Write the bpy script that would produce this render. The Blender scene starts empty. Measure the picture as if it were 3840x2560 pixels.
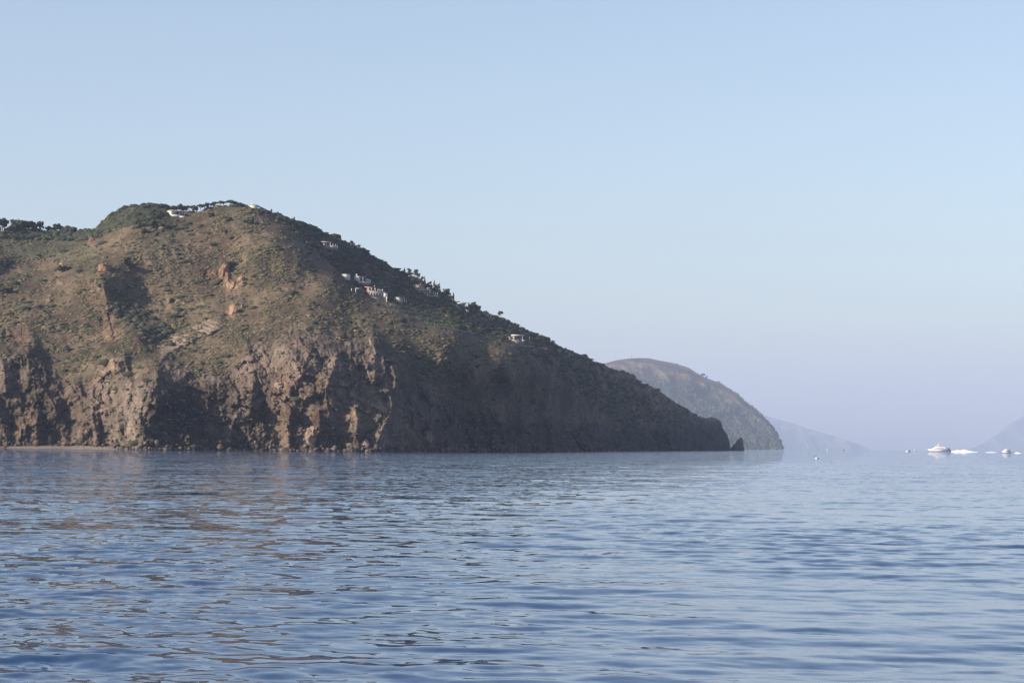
import bpy, math, random
import numpy as np
from mathutils import Matrix, Vector
random.seed(7); rng = np.random.default_rng(7)
S = bpy.context.scene; C = S.collection
R = math.radians
# ------------------------------------------------------------------ camera, world, sun, exposure
CAMH = 2.8
F = 8660.0                                   # focal length in photo pixels (3840 wide)
cam_d = bpy.data.cameras.new('camera'); cam = bpy.data.objects.new('camera', cam_d); C.objects.link(cam)
cam_d.sensor_width = 36; cam_d.lens = 36*F/3840; cam_d.clip_start = .5; cam_d.clip_end = 90000
PITCH, ROLL = R(2.60), R(0.515)
RM = Matrix.Rotation(PITCH, 3, 'X') @ Matrix.Rotation(R(90), 3, 'X') @ Matrix.Rotation(ROLL, 3, 'Z')
cam.matrix_world = Matrix.Translation((0, 0, CAMH)) @ RM.to_4x4()
S.camera = cam
SUN_EL, SUN_AZ = R(26), R(24)                # azimuth: how far behind the camera the sun stands, counted from due left
sdir = Vector((-math.cos(SUN_AZ)*math.cos(SUN_EL), -math.sin(SUN_AZ)*math.cos(SUN_EL), math.sin(SUN_EL)))
w = bpy.data.worlds.new('World'); S.world = w; w.use_nodes = True
wn = w.node_tree; bg = wn.nodes['Background']
sky = wn.nodes.new('ShaderNodeTexSky'); sky.sky_type = 'NISHITA'; sky.sun_disc = False
sky.sun_elevation = SUN_EL; sky.sun_rotation = math.atan2(sdir.x, sdir.y)
sky.air_density = 1.0; sky.dust_density = 1.2; sky.ozone_density = 1.6; sky.altitude = 0
hs = wn.nodes.new('ShaderNodeHueSaturation'); hs.inputs['Saturation'].default_value = .86; hs.inputs['Hue'].default_value = .503
wn.links.new(sky.outputs[0], hs.inputs['Color']); wn.links.new(hs.outputs[0], bg.inputs[0]); bg.inputs[1].default_value = 0.10
sl = bpy.data.lights.new('sun', 'SUN'); sl.energy = 5.0; sl.angle = R(0.6); sl.color = (1, .87, .70)
so = bpy.data.objects.new('sun', sl); C.objects.link(so); so.rotation_euler = sdir.to_track_quat('Z', 'Y').to_euler()
S.view_settings.view_transform = 'Standard'; S.view_settings.look = 'None'
S.view_settings.gamma = 1; S.view_settings.use_curve_mapping = False; S.view_settings.exposure = 0.82
S.render.engine = 'CYCLES'
S.cycles.volume_bounces = 1; S.cycles.max_bounces = 6

# ------------------------------------------------------------------ helpers
RMn = np.array(RM)
def ray_point(px, py, D):
    """photo pixel + horizontal distance -> world point(s)"""
    px, py, D = np.broadcast_arrays(np.asarray(px, float), np.asarray(py, float), np.asarray(D, float))
    v = np.stack([(px-1920)/F, -(py-1280)/F, -np.ones_like(px)], -1) @ RMn.T
    t = D/np.hypot(v[..., 0], v[..., 1])
    p = v*t[..., None]; p[..., 2] += CAMH
    return p
def horizon(px): return 1673.2 + .00899*(np.asarray(px, float)-1920)
def tag(o, label=None, cat=None, group=None, kind=None):
    if label: o['label'] = label
    if cat: o['category'] = cat
    if group: o['group'] = group
    if kind: o['kind'] = kind
    return o
def mesh_np(name, V, Fc, mat=None, parent=None, smooth=False, attrs=None):
    """V (n,3); Fc (m,k) faces with the same k"""
    V = np.asarray(V, np.float32); Fc = np.asarray(Fc, np.int32)
    me = bpy.data.meshes.new(name); k = Fc.shape[1]; m = len(Fc)
    me.vertices.add(len(V)); me.vertices.foreach_set('co', V.ravel())
    me.loops.add(m*k); me.loops.foreach_set('vertex_index', Fc.ravel())
    me.polygons.add(m); me.polygons.foreach_set('loop_start', np.arange(0, m*k, k, dtype=np.int32))
    me.polygons.foreach_set('loop_total', np.full(m, k, np.int32))
    if smooth: me.polygons.foreach_set('use_smooth', np.ones(m, bool))
    me.update(calc_edges=True)
    for an, av in (attrs or {}).items():
        av = np.asarray(av, np.float32)
        if av.ndim == 1:
            a = me.attributes.new(an, 'FLOAT', 'POINT'); a.data.foreach_set('value', av)
        else:
            a = me.attributes.new(an, 'FLOAT_COLOR', 'POINT')
            a.data.foreach_set('color', np.c_[av, np.ones(len(av), np.float32)].astype(np.float32).ravel())
    if mat: me.materials.append(mat)
    o = bpy.data.objects.new(name, me); C.objects.link(o)
    if parent: o.parent = parent
    return o
def grid_faces(nr, nc):
    i = np.arange(nr*nc).reshape(nr, nc)
    return np.stack([i[:-1, :-1], i[:-1, 1:], i[1:, 1:], i[1:, :-1]], -1).reshape(-1, 4)
_perm = rng.permutation(256); _perm = np.r_[_perm, _perm, _perm[:2]]
_g = rng.normal(size=(256, 3)); _g /= np.linalg.norm(_g, axis=1)[:, None]
def perlin(x, y, z):
    xi, yi, zi = np.floor(x).astype(int), np.floor(y).astype(int), np.floor(z).astype(int)
    xf, yf, zf = x-xi, y-yi, z-zi
    xi &= 255; yi &= 255; zi &= 255
    u, v, ww = [t*t*t*(t*(t*6-15)+10) for t in (xf, yf, zf)]
    out = 0
    for dx in (0, 1):
        for dy in (0, 1):
            for dz in (0, 1):
                h = _perm[_perm[_perm[(xi+dx) & 255]+((yi+dy) & 255)]+((zi+dz) & 255)]
                g = _g[h]
                d = g[..., 0]*(xf-dx)+g[..., 1]*(yf-dy)+g[..., 2]*(zf-dz)
                out = out + d*(u if dx else 1-u)*(v if dy else 1-v)*(ww if dz else 1-ww)
    return out*1.6
def fbm(x, y, z, s, n=4, ridged=False, gain=.5):
    a, o, t = 1., 0., 0.
    for k in range(n):
        v = perlin(x/s+17*k, y/s+5*k, z/s-9*k)
        o = o + a*((1-2*np.abs(v)) if ridged else v); t += a
        a *= gain; s *= .5
    return o/t
def facets(p, size, amp, tilt, seed=0):
    """blocky relief: every cell of a jittered lattice gets its own offset and its own tilted face"""
    q = p/size; c0 = np.floor(q).astype(int); best = np.full(len(q), 9e9); val = np.zeros(len(q))
    for dx in (-1, 0, 1):
        for dy in (-1, 0, 1):
            for dz in (-1, 0, 1):
                c = c0+np.array([dx, dy, dz])
                h = _perm[_perm[_perm[(c[:, 0]+seed) & 255]+(c[:, 1] & 255)]+(c[:, 2] & 255)]
                h2 = _perm[(h+57) & 255]; j = _g[h]*.42
                d = q-(c+.5+j); d2 = (d*d).sum(1); m = d2 < best
                v = (h2/255.-.5)*amp+(d*_g[h2]).sum(1)*tilt
                best = np.where(m, d2, best); val = np.where(m, v, val)
    return val
def smooth(a, b, x):
    t = np.clip((x-a)/(b-a), 0, 1); return t*t*(3-2*t)
# ---- materials
def nodes(name):
    m = bpy.data.materials.new(name); m.use_nodes = True
    return m, m.node_tree, m.node_tree.nodes['Principled BSDF']
def plain(name, col, rough=.8, var=.12, scale=.6, bump=.0, spec=.3):
    m, t, b = nodes(name)
    b.inputs['Roughness'].default_value = rough
    b.inputs['Specular IOR Level'].default_value = spec
    tc = t.nodes.new('ShaderNodeTexCoord'); n = t.nodes.new('ShaderNodeTexNoise'); n.inputs['Scale'].default_value = scale
    n.inputs['Detail'].default_value = 5
    t.links.new(tc.outputs['Object'], n.inputs['Vector'])
    r = t.nodes.new('ShaderNodeValToRGB')
    r.color_ramp.elements[0].position = .3; r.color_ramp.elements[1].position = .7
    r.color_ramp.elements[0].color = tuple(c*(1-var) for c in col)+(1,)
    r.color_ramp.elements[1].color = tuple(min(.9, c*(1+var)) for c in col)+(1,)
    t.links.new(n.outputs['Fac'], r.inputs[0]); t.links.new(r.outputs[0], b.inputs['Base Color'])
    if bump:
        bn = t.nodes.new('ShaderNodeBump'); bn.inputs['Strength'].default_value = bump
        t.links.new(n.outputs['Fac'], bn.inputs['Height']); t.links.new(bn.outputs[0], b.inputs['Normal'])
    return m
def attr_mat(name, attr='tint', rough=.9, spec=.1, nscale=.5, nvar=.35):
    m, t, b = nodes(name)
    b.inputs['Roughness'].default_value = rough; b.inputs['Specular IOR Level'].default_value = spec
    a = t.nodes.new('ShaderNodeAttribute'); a.attribute_name = attr
    g = t.nodes.new('ShaderNodeNewGeometry'); n = t.nodes.new('ShaderNodeTexNoise')
    n.inputs['Scale'].default_value = nscale; n.inputs['Detail'].default_value = 6
    t.links.new(g.outputs['Position'], n.inputs['Vector'])
    mr = t.nodes.new('ShaderNodeMapRange'); mr.inputs[1].default_value = .3; mr.inputs[2].default_value = .7
    mr.inputs[3].default_value = 1-nvar; mr.inputs[4].default_value = 1+nvar
    t.links.new(n.outputs['Fac'], mr.inputs[0])
    vm = t.nodes.new('ShaderNodeVectorMath'); vm.operation = 'SCALE'
    t.links.new(a.outputs['Color'], vm.inputs[0]); t.links.new(mr.outputs[0], vm.inputs['Scale'])
    t.links.new(vm.outputs[0], b.inputs['Base Color'])
    return m

# ------------------------------------------------------------------ haze (closed box of air)
def box_arrays(x0, x1, y0, y1, z0, z1):
    V = [(x, y, z) for z in (z0, z1) for y in (y0, y1) for x in (x0, x1)]
    Fq = [(0, 2, 3, 1), (4, 5, 7, 6), (0, 1, 5, 4), (2, 6, 7, 3), (0, 4, 6, 2), (1, 3, 7, 5)]
    return V, Fq
hm = bpy.data.materials.new('haze_air'); hm.use_nodes = True
hm.node_tree.nodes.clear()
ho = hm.node_tree.nodes.new('ShaderNodeOutputMaterial'); hv = hm.node_tree.nodes.new('ShaderNodeVolumePrincipled')
hv.inputs['Color'].default_value = (.52, .62, .88, 1); hv.inputs['Density'].default_value = .56e-4
hv.inputs['Anisotropy'].default_value = 0.0
hm.node_tree.links.new(hv.outputs[0], ho.inputs['Volume'])
V, Fq = box_arrays(-29000, 29000, -29000, 29000, -9, 900)
hz = mesh_np('haze', V, Fq, hm); tag(hz, kind='stuff')
tag(hz, 'thin blue sea haze filling the air out to the faint far headlands', 'haze')

# ------------------------------------------------------------------ sea
def build_sea():
    az = np.r_[np.linspace(-180, -14.6, 26)[:-1], np.linspace(-14.6, 14.6, 690), np.linspace(14.6, 180, 26)[1:]]
    az = np.radians(az)
    d = [2.0]
    while d[-1] < 18: d.append(d[-1]*1.06)
    while d[-1] < 110: d.append(d[-1]*1.0027)
    while d[-1] < 420: d.append(d[-1]*1.0056)
    while d[-1] < 27000: d.append(d[-1]*(1.012 if d[-1] < 4000 else 1.04))
    d = np.array(d)
    A, Dd = np.meshgrid(az, d); X = np.sin(A)*Dd; Y = np.cos(A)*Dd
    fine = 1-smooth(R(14.2), R(15.5), np.abs(A))
    Hh = np.zeros_like(X); miss = np.zeros_like(X)
    r = np.random.default_rng(11)
    sp = Dd*np.where(Dd < 110, .0024, .0045)
    grp = np.clip(.95+1.5*fbm(X+40, Y*.5+9, X*0+3, 14., 3), .35, 1.6)
    patch = fbm(X, Y*.45, X*0, 38., 3)                      # wind patches
    ruffle = np.clip(.42 + .7*smooth(.0, .5, patch) + .75*smooth(-.09, -.19, np.tan(A)+.05*patch) + .22*smooth(.1, -.05, np.tan(A)), 0, 1.6)
    lams = np.r_[np.geomspace(.17, .58, 44), np.geomspace(.6, 2.2, 34), np.geomspace(2.4, 8, 14)]
    for lam in lams:
        spread = R(48) if lam < .59 else (R(32) if lam < 2.3 else R(20))
        th = r.normal(R(8), spread)
        k = 2*math.pi/lam
        if lam < .59: s = .0078
        elif lam < 2.3: s = .0098
        else: s = .0074
        amp = s*math.sqrt(2)/k
        kx, ky = k*math.sin(th), k*math.cos(th)
        ph = r.uniform(0, 2*math.pi)
        wgt = smooth(1.6, 4.0, lam/sp)*fine
        if lam < .59: wmod = ruffle
        else: wmod = 1
        # slowly wandering phase makes the trains irregular
        sel = wgt > 0
        arg = kx*X[sel]+ky*Y[sel]+ph+1.1*patch[sel]*6
        base = np.sin(arg)
        if lam > .59: base = base + .18*np.sin(2*arg+math.pi/2)
        wm = wmod[sel] if lam < .59 else (grp[sel] if lam < 2.3 else 1)
        Hh[sel] += amp*wgt[sel]*wm*base
        miss += (1-wgt**2)*(s*(wmod if lam < .59 else 1))**2
    miss = np.sqrt(miss)*(.4+.6*smooth(70, 260, Dd))
    V = np.stack([X, Y, Hh], -1).reshape(-1, 3)
    nr, nc = X.shape
    Fq = grid_faces(nr, nc)
    # centre cap under the camera
    V = np.vstack([V, [[0, 0, 0]]])
    ce = len(V)-1
    cap = [(ce, i+1, i, i) for i in range(nc-1)]
    o = mesh_np('sea', V, Fq[:, ::-1], None, None, True, {'rough_slope': np.r_[miss.ravel(), 0], 'ruffle': np.r_[ruffle.ravel(), 1]})
    m, t, b = nodes('sea_water')
    b.inputs['Base Color'].default_value = (.008, .034, .10, 1)
    b.inputs['Roughness'].default_value = .012; b.inputs['IOR'].default_value = 1.333
    g = t.nodes.new('ShaderNodeNewGeometry')
    acc = None
    def tilt(scale, sx, sy, attr_name, k, detail=2):
        mp = t.nodes.new('ShaderNodeMapping'); mp.inputs['Scale'].default_value = (sx, sy, 1)
        t.links.new(g.outputs['Position'], mp.inputs['Vector'])
        n = t.nodes.new('ShaderNodeTexNoise'); n.inputs['Scale'].default_value = scale; n.inputs['Detail'].default_value = detail
        t.links.new(mp.outputs[0], n.inputs['Vector'])
        sub = t.nodes.new('ShaderNodeVectorMath'); sub.operation = 'SUBTRACT'; sub.inputs[1].default_value = (.5, .5, .5)
        t.links.new(n.outputs['Color'], sub.inputs[0])
        mul = t.nodes.new('ShaderNodeVectorMath'); mul.operation = 'MULTIPLY'; mul.inputs[1].default_value = (k*.6, k, 0)
        t.links.new(sub.outputs[0], mul.inputs[0])
        a = t.nodes.new('ShaderNodeAttribute'); a.attribute_name = attr_name
        sc = t.nodes.new('ShaderNodeVectorMath'); sc.operation = 'SCALE'
        t.links.new(mul.outputs[0], sc.inputs[0]); t.links.new(a.outputs['Fac'], sc.inputs['Scale'])
        return sc
    parts = [tilt(7.0, 1, 1, 'ruffle', .045, 2),
             tilt(2.6, .6, 1, 'rough_slope', 13.0, 3),
             tilt(.35, .4, 1, 'rough_slope', 5.5, 3)]
    prev = g.outputs['Normal']
    for p in parts:
        ad = t.nodes.new('ShaderNodeVectorMath'); ad.operation = 'ADD'
        t.links.new(prev, ad.inputs[0]); t.links.new(p.outputs[0], ad.inputs[1]); prev = ad.outputs[0]
    nm = t.nodes.new('ShaderNodeVectorMath'); nm.operation = 'NORMALIZE'
    t.links.new(prev, nm.inputs[0]); t.links.new(nm.outputs[0], b.inputs['Normal'])
    o.data.materials.append(m)
    tag(o, kind='structure')
build_sea()

# ------------------------------------------------------------------ main headland: control points (photo pixel -> distance)
SH = np.array([(-900,1060),(-300,1064),(0,1062),(250,1058),(430,1030),(560,1002),(700,1005),(850,1010),(1000,1012),(1150,1008),(1300,1003),(1440,1010),(1560,1050),
      (1700,1110),(1900,1220),(2100,1400),(2300,1700),(2500,2050),(2640,2350),(2745,2600)], float)
RIDGE = np.array([(-900,880),(-500,850),(-300,850),(-100,868),(0,872),(70,868),(230,866),(281,867),(335,861),(376,850),(400,833),(430,815),(472,792),(510,780),
      (561,780),(606,786),(650,792),(704,795),(755,793),(771,783),(793,777),(838,774),(867,770),(924,770),(946,777),(1000,790),(1026,799),
      (1058,811),(1090,821),(1122,833),(1154,845),(1180,855),(1212,872),(1243,884),(1279,902),(1310,922),(1323,923),(1349,934),(1368,948),(1374,962),
      (1387,968),(1419,971),(1432,981),(1451,989),(1483,1014),(1495,1022),(1540,1040),(1578,1055),(1597,1066),(1652,1095),(1677,1110),(1706,1132),
      (1725,1140),(1760,1152),(1791,1163),(1842,1181),(1855,1186),(1887,1192),(1919,1207),(1933,1219),(1941,1229),(1954,1233),(1973,1239),(1983,1246),
      (2015,1255),(2040,1263),(2059,1277),(2075,1279),(2094,1295),(2104,1304),(2126,1314),(2158,1323),(2196,1336),(2222,1351),(2238,1358),(2266,1365),
      (2298,1384),(2346,1396),(2380,1410),(2393,1430),(2419,1447),(2436,1454),(2470,1462),(2499,1485),(2555,1521),(2580,1538),(2623,1564),(2640,1565),
      (2682,1567),(2704,1580),(2710,1605),(2725,1627),(2735,1652),(2741,1688),(2745,1697)], float)
def shoreD(px): return np.interp(px, SH[:, 0], SH[:, 1])
def water_y(px, z=0.): return horizon(px)+(CAMH-z)*F/shoreD(px)
def ridge_y(px):
    px = np.asarray(px, float); f = smooth(1040, 1100, px)*(1-smooth(2640, 2700, px))
    return np.interp(px, RIDGE[:, 0], RIDGE[:, 1])+f*(3.2*perlin(px/37, px*0+.5, px*0)+2.2*perlin(px/13, px*0+2.5, px*0))+(1-smooth(300, 380, px))*3.5*perlin(px/30, px*0+4.5, px*0)
CP = [(p, float(horizon(p)+(CAMH)*F/d), d) for p, d in SH]
CP += [(-500,1330,1100),(0,1330,1098),(300,1330,1100),(430,1350,1075),(560,1375,1036),(700,1380,1046),(850,1300,1062),(1000,1280,1062),(1150,1235,1056),(1300,1290,1056),
       (1450,1350,1054),(1600,1400,1085),(1800,1480,1150),
       (-500,1100,1190),(0,1100,1195),(200,1100,1195),(370,1020,1200),(450,1200,1165),(600,1200,1140),(700,1000,1190),(850,1050,1172),(1000,1000,1168),(1150,1070,1150),
       (1300,1150,1136),(1450,1230,1106),(1600,1290,1106),(1800,1350,1140),(1950,1390,1205),
       (1050,850,1232),(1150,950,1200),(1250,1040,1178),(1340,1105,1172),(1480,1170,1162),(1700,1245,1165),(1900,1310,1212),(2050,1390,1330),
       (-500,850,1330),(0,872,1335),(300,868,1335),(400,835,1295),(510,780,1275),(700,800,1270),(838,774,1265),(940,778,1262),(1060,812,1292),(1200,865,1335),(1372,955,1385),
       (1495,1022,1405),(1650,1094,1430),(1800,1167,1450),(1940,1229,1500),(2100,1300,1590),(2300,1385,1850),(2470,1462,2100),(2620,1564,2380),(2700,1580,2500),
       (2100,1550,1470),(2300,1560,1760),(2000,1450,1310),(1250,960,1260),(1400,1050,1280)]
CP = np.array(CP, float)
def tps_fit(P, v):
    s = 1000.; P = P/s; n = len(P)
    r = np.linalg.norm(P[:, None]-P[None], axis=-1)
    K = np.where(r > 0, r*r*np.log(r+1e-12), 0)+np.eye(n)*2e-4
    Q = np.c_[np.ones(n), P]
    A = np.block([[K, Q], [Q.T, np.zeros((3, 3))]])
    c = np.linalg.solve(A, np.r_[v, 0, 0, 0])
    def f(x, y):
        x = x/s; y = y/s
        o = c[n]+c[n+1]*x+c[n+2]*y
        for i in range(n):
            q = (x-P[i, 0])**2+(y-P[i, 1])**2
            o = o+c[i]*.5*q*np.log(q+1e-12)
        return o
    return f
Dbase = tps_fit(CP[:, :2], np.log(CP[:, 2]))
def seg_sd(px, py, line):
    """signed distance (+ = right/above side when walking down the line), and taper along it"""
    best = np.full(px.shape, 1e9); sg = np.zeros(px.shape); tt = np.zeros(px.shape)
    line = np.array(line, float); L = np.r_[0, np.cumsum(np.linalg.norm(np.diff(line, axis=0), axis=1))]
    for i in range(len(line)-1):
        a, b = line[i], line[i+1]; ab = b-a; l2 = ab@ab
        t = np.clip(((px-a[0])*ab[0]+(py-a[1])*ab[1])/l2, 0, 1)
        dx, dy = px-(a[0]+t*ab[0]), py-(a[1]+t*ab[1])
        d = np.hypot(dx, dy); m = d < best
        cr = ab[0]*(py-a[1])-ab[1]*(px-a[0])            # image y down
        best = np.where(m, d, best); sg = np.where(m, -cr/(np.maximum(d, 1e-6)*l2**.5), sg); tt = np.where(m, (L[i]+t*(L[i+1]-L[i]))/L[-1], tt)
    seg_sd.sine = sg
    return best*np.sign(sg), tt
# line (top to bottom), height m, left reach px, right reach px
SPURS = [
 ([(352,990),(385,1060),(402,1130),(470,1215),(535,1290),(572,1335)], 46, 240, 120),
 ([(606,1372),(572,1450),(545,1560),(540,1700)], 10, 50, 60),
 ([(640,1375),(700,1395),(760,1405),(860,1400)], 9, 40, 40),
 ([(-120,880),(-60,960),(-20,1040)], 20, 100, 110),
 ([(900,1250),(935,1310),(950,1380),(945,1480),(930,1600)], 9, 45, 45),
 ([(985,1230),(1050,1290),(1110,1370),(1150,1440)], 8, 45, 32),
 ([(1075,1230),(1120,1270),(1190,1350),(1230,1430),(1240,1500)], 9, 55, 40),
 ([(1230,1260),(1270,1330),(1290,1420)], 7, 40, 30),
 ([(1400,1262),(1400,1330),(1370,1400)], 9, 50, 40),
 ([(1060,1430),(1105,1500),(1080,1600),(1090,1690)], 8, 40, 35),
 ([(1190,1520),(1200,1580),(1175,1690)], 11, 40, 45),
 ([(1460,1350),(1482,1440),(1475,1530),(1440,1610),(1400,1690)], 13, 70, 45),
 ([(1465,1355),(1560,1430),(1625,1500),(1710,1560)], 11, 70, 50),
 ([(1640,1310),(1700,1360),(1770,1430),(1830,1500)], 10, 70, 50),
 ([(1590,1560),(1618,1610),(1610,1690)], 9, 22, 40),
 ([(1330,1530),(1340,1600),(1330,1690)], 6, 22, 28),
 ([(1000,810),(1060,880),(1150,955),(1250,1040),(1340,1105),(1480,1170),(1700,1245),(1900,1310),(2050,1390)], 9, 200, 50),
 ([(100,1290),(108,1400),(112,1480)], 8, 30, 30),
 ([(5,1330),(20,1420),(20,1500)], 9, 30, 38),
 ([(150,1440),(205,1520),(225,1600)], 9, 40, 28),
 ([(70,1460),(82,1530)], 6, 25, 22),
 ([(265,1450),(300,1520),(315,1560),(310,1640)], 7, 24, 22),
 ([(350,1455),(345,1560),(372,1670)], 8, 26, 30),
 ([(430,1330),(442,1360),(445,1400)], 4, 22, 18),
 ([(500,1540),(510,1600),(505,1690)], 7, 20, 24),
 ([(440,1560),(440,1680)], 6, 22, 20),
 ([(130,1580),(138,1680)], 6, 30, 26),
 ([(350,878),(352,910),(345,935)], 5, 25, 25),
 ([(838,990),(850,1040),(858,1085)], 7, 18, 28),
 ([(905,1030),(915,1065)], 3.5, 14, 14),
 ([(872,1135),(885,1160),(880,1200)], 4.5, 18, 18),
 ([(300,1060),(310,1150)], 2.5, 60, 30),
 ([(1140,1130),(1240,1180),(1330,1230)], 5, 60, 35),
 ([(1240,1100),(1360,1180),(1480,1260)], 4, 70, 35),
 ([(1480,1200),(1620,1270),(1750,1330)], 4, 60, 35),
 ([(820,850),(900,900),(960,980),(1010,1080)], 6, 120, 70),
 ([(600,900),(640,1000),(660,1100)], 5, 110, 90),
 ([(2000,1440),(2060,1540),(2080,1690)], 30, 60, 60),
 ([(2240,1480),(2320,1590),(2340,1690)], 34, 50, 60),
 ([(1800,1530),(1850,1600),(1850,1690)], 20, 50, 60),
 ([(2120,1400),(2180,1520),(2210,1690)], 26, 45, 55),
 ([(2440,1500),(2500,1600),(2520,1690)], 34, 40, 50),
 ([(1900,1390),(1950,1500),(1960,1690)], 18, 50, 50),
]
CLIFF = np.array([(-900,1330),(0,1330),(60,1310),(130,1290),(200,1400),(330,1430),(420,1330),(470,1340),(500,1420),(560,1385),(620,1375),(700,1390),(850,1395),(920,1300),(1000,1270),(1080,1240),
       (1150,1225),(1240,1230),(1330,1265),(1400,1262),(1450,1340),(1560,1410),(1640,1490),(1800,1540),(2000,1580),(2300,1600),(2500,1600),(2620,1570),(2745,1560)], float)
def cliff_mask(px, py):
    c = np.interp(px, CLIFF[:, 0], CLIFF[:, 1])
    j = 34*perlin(px/60, py/60, px*0+3)+18*perlin(px/20, py/20, px*0+8)
    return smooth(-40, 36, py-c+j)
OUTC = [(845,1030,24,48),(782,1030,16,22),(872,1082,22,22),(905,1055,17,18),(875,1165,26,34),(395,1010,32,24),(345,905,24,26),(430,1370,22,32),
        (60,1250,60,50),(420,1180,40,40),(420,1250,38,45),(180,1125,14,10),(100,1130,20,10),(650,1130,12,9),(1660,1380,50,40),(1740,1405,30,25),(230,1060,14,8)]
def out_mask(px, py):
    m = np.zeros(px.shape)
    for a, b, c, d in OUTC:
        m = np.maximum(m, 1-smooth(.6, 1.25, np.hypot((px-a)/c, (py-b)/d)+.5*perlin(px/14, py/14, px*0+a)))
    return m
def bed_mask(px, py):
    """bedded tuff ledge"""
    sd, t = seg_sd(px, py, [(600,1330),(680,1275),(760,1240),(830,1215)])
    return (1-smooth(18, 34, np.abs(sd-6)+8*perlin(px/25, py/25, px*0)))*smooth(590, 615, px)*(1-smooth(810, 850, px))
TERR = [([(1462,1150),(1530,1158),(1600,1171),(1645,1181)]), ([(1528,1175),(1640,1191),(1668,1197)]), ([(1570,1197),(1690,1212),(1700,1214)]), ([(1600,1213),(1700,1225),(1790,1241),(1850,1262)])]

class Land: pass
def build_land():
    pxs = np.r_[np.arange(-880, -20, 12.), np.arange(-20, 2745.1, 2.9)]
    nr = 400
    t = np.linspace(0, 1, nr)
    wy = horizon(pxs)+(CAMH+2.0)*F/shoreD(pxs)
    ry = ridge_y(pxs)
    ry = np.minimum(ry, wy-.5)
    PX = np.broadcast_to(pxs, (nr, len(pxs))).copy(); PY = wy+(ry-wy)*t[:, None]
    D0 = np.exp(Dbase(PX, PY))
    W = ray_point(PX, PY, D0); X, Y, Z = W[..., 0], W[..., 1], W[..., 2]
    cm = np.clip(cliff_mask(PX, PY), 0, 1); om = out_mask(PX, PY); bm = bed_mask(PX, PY)
    # warp so spurs are not straight-edged
    wxp = PX+9*fbm(X, Z, X*0, 22, 3); wyp = PY+9*fbm(X+99, Z, X*0, 22, 3)
    off = np.zeros_like(PX)
    for ln, a, ll, lr in SPURS:
        sd, tt = seg_sd(wxp, wyp, ln)
        q = smooth(-.8, .8, seg_sd.sine); fade = (smooth(0, .12, tt)*.5+.5)*(1-(.85*smooth(.72, 1, tt) if ln[-1][1] < 1640 else 0))
        e = np.exp(-(np.abs(sd)/(ll+(lr-ll)*q))**1.15)*fade
        off += a*e
    sc = D0/1100.
    # rock relief
    rk = np.clip(cm+om, 0, 1)
    U, Vv, Wv = X/sc, Z/sc, Y/sc
    r1 = fbm(U+.3*Vv, Vv*.6, Wv*.5, 30, 3, True); r2 = fbm(U+50, Vv*.75, Wv*.6, 11, 4, True); r3 = fbm(U, Vv*.9, Wv, 3.6, 3, True)
    rel = (7*r1+5*r2+1.2*r3)*cm+(1.8*r2+.8*r3)*om*(1-cm)
    # quantised ledges for the blocky look
    q = perlin(U/7, Vv/5, Wv/20); pass
    sel = rk > .02
    pr = np.stack([(U+.25*Vv)[sel], Vv[sel]*.82, Wv[sel]*.8], -1)+np.stack([g_[sel] for g_ in (r3, r2, r3)], -1)*.5
    fc = np.zeros_like(PX); fc[sel] = facets(pr, 9., 3.4, 3.2)+facets(pr, 3.6, 1.5, 1.7, 11)+facets(pr, 1.6, .55, .7, 23)
    rel += fc*np.clip(cm+.6*om, 0, 1)
    # slope relief: gullies that run down the hill and small hummocks
    g1 = fbm(U, Vv*.35, Wv*.35, 46, 3); g2 = fbm(U+9, Vv*.6, Wv*.6, 13, 3); g3 = fbm(U, Vv, Wv, 4, 2)
    g4 = fbm(U+.5*Vv+3*g2, Vv*.12, Wv*.12, 15, 3, True)
    rel += (8.5*g1+2.6*g2+.7*g3+2.4*g4)*(1-rk)
    rel *= 1+1.8*smooth(1500, 2200, PX)
    # layered beds
    lay = np.sin((Vv+.25*U+1.2*g2)*2*math.pi/2.1); rel += bm*(4+.75*np.clip(lay*2, -1, 1))
    top = smooth(1, .93, t[:, None]*np.ones_like(PX))
    D = D0-(off+rel)*sc*(.25+.75*top)*smooth(2745, 2690, PX)
    # keep the shore where it is
    P = ray_point(PX, PY, D)
    # terrace steps (vineyard strips)
    L = Land(); L.pxs, L.wy, L.ry, L.nr = pxs, wy, ry, nr; L.D = D
    # back side
    back = []
    for k, (dd, fz) in enumerate([(6, .995), (16, .97), (45, .9), (110, .75), (220, .5), (360, .2), (430, -.02)]):
        Pb = ray_point(pxs, ry, D[-1]+dd*D[-1]/1300)
        z = P[-1, :, 2]
        Pb[:, 2] = np.where(z > 0, z*fz, z)-(2.5 if fz < 0 else 0)
        back.append(Pb)
    Pall = np.concatenate([P, np.array(back)], 0)
    n2 = len(back)
    def pad(a): return np.concatenate([a, np.repeat(a[-1:], n2, 0)], 0)
    # ground kinds
    green = .24+1.3*fbm(U, Vv*1.5, Wv, 30, 5, gain=.65)
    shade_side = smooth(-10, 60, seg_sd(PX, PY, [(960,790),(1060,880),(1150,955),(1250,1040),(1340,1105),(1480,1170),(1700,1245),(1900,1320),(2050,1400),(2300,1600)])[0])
    green = green+.22*shade_side+.35*(1-smooth(250, 420, PX))*(1-smooth(880, 1010, PY))  # extra scrub colour on the right flank darkens its soil as painted shade
    green = green-.25*smooth(120,0,np.hypot((PX-1250)/1.8,PY-1130))
    fld = (1-smooth(30, 60, np.hypot((PX-175)/4.2, (PY-930)/.9)))
    L.green = green; L.rk = rk; L.shade = shade_side
    rockc = smooth(-.15, .5, fbm(U, Vv*.7, Wv, 26, 3))
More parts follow.
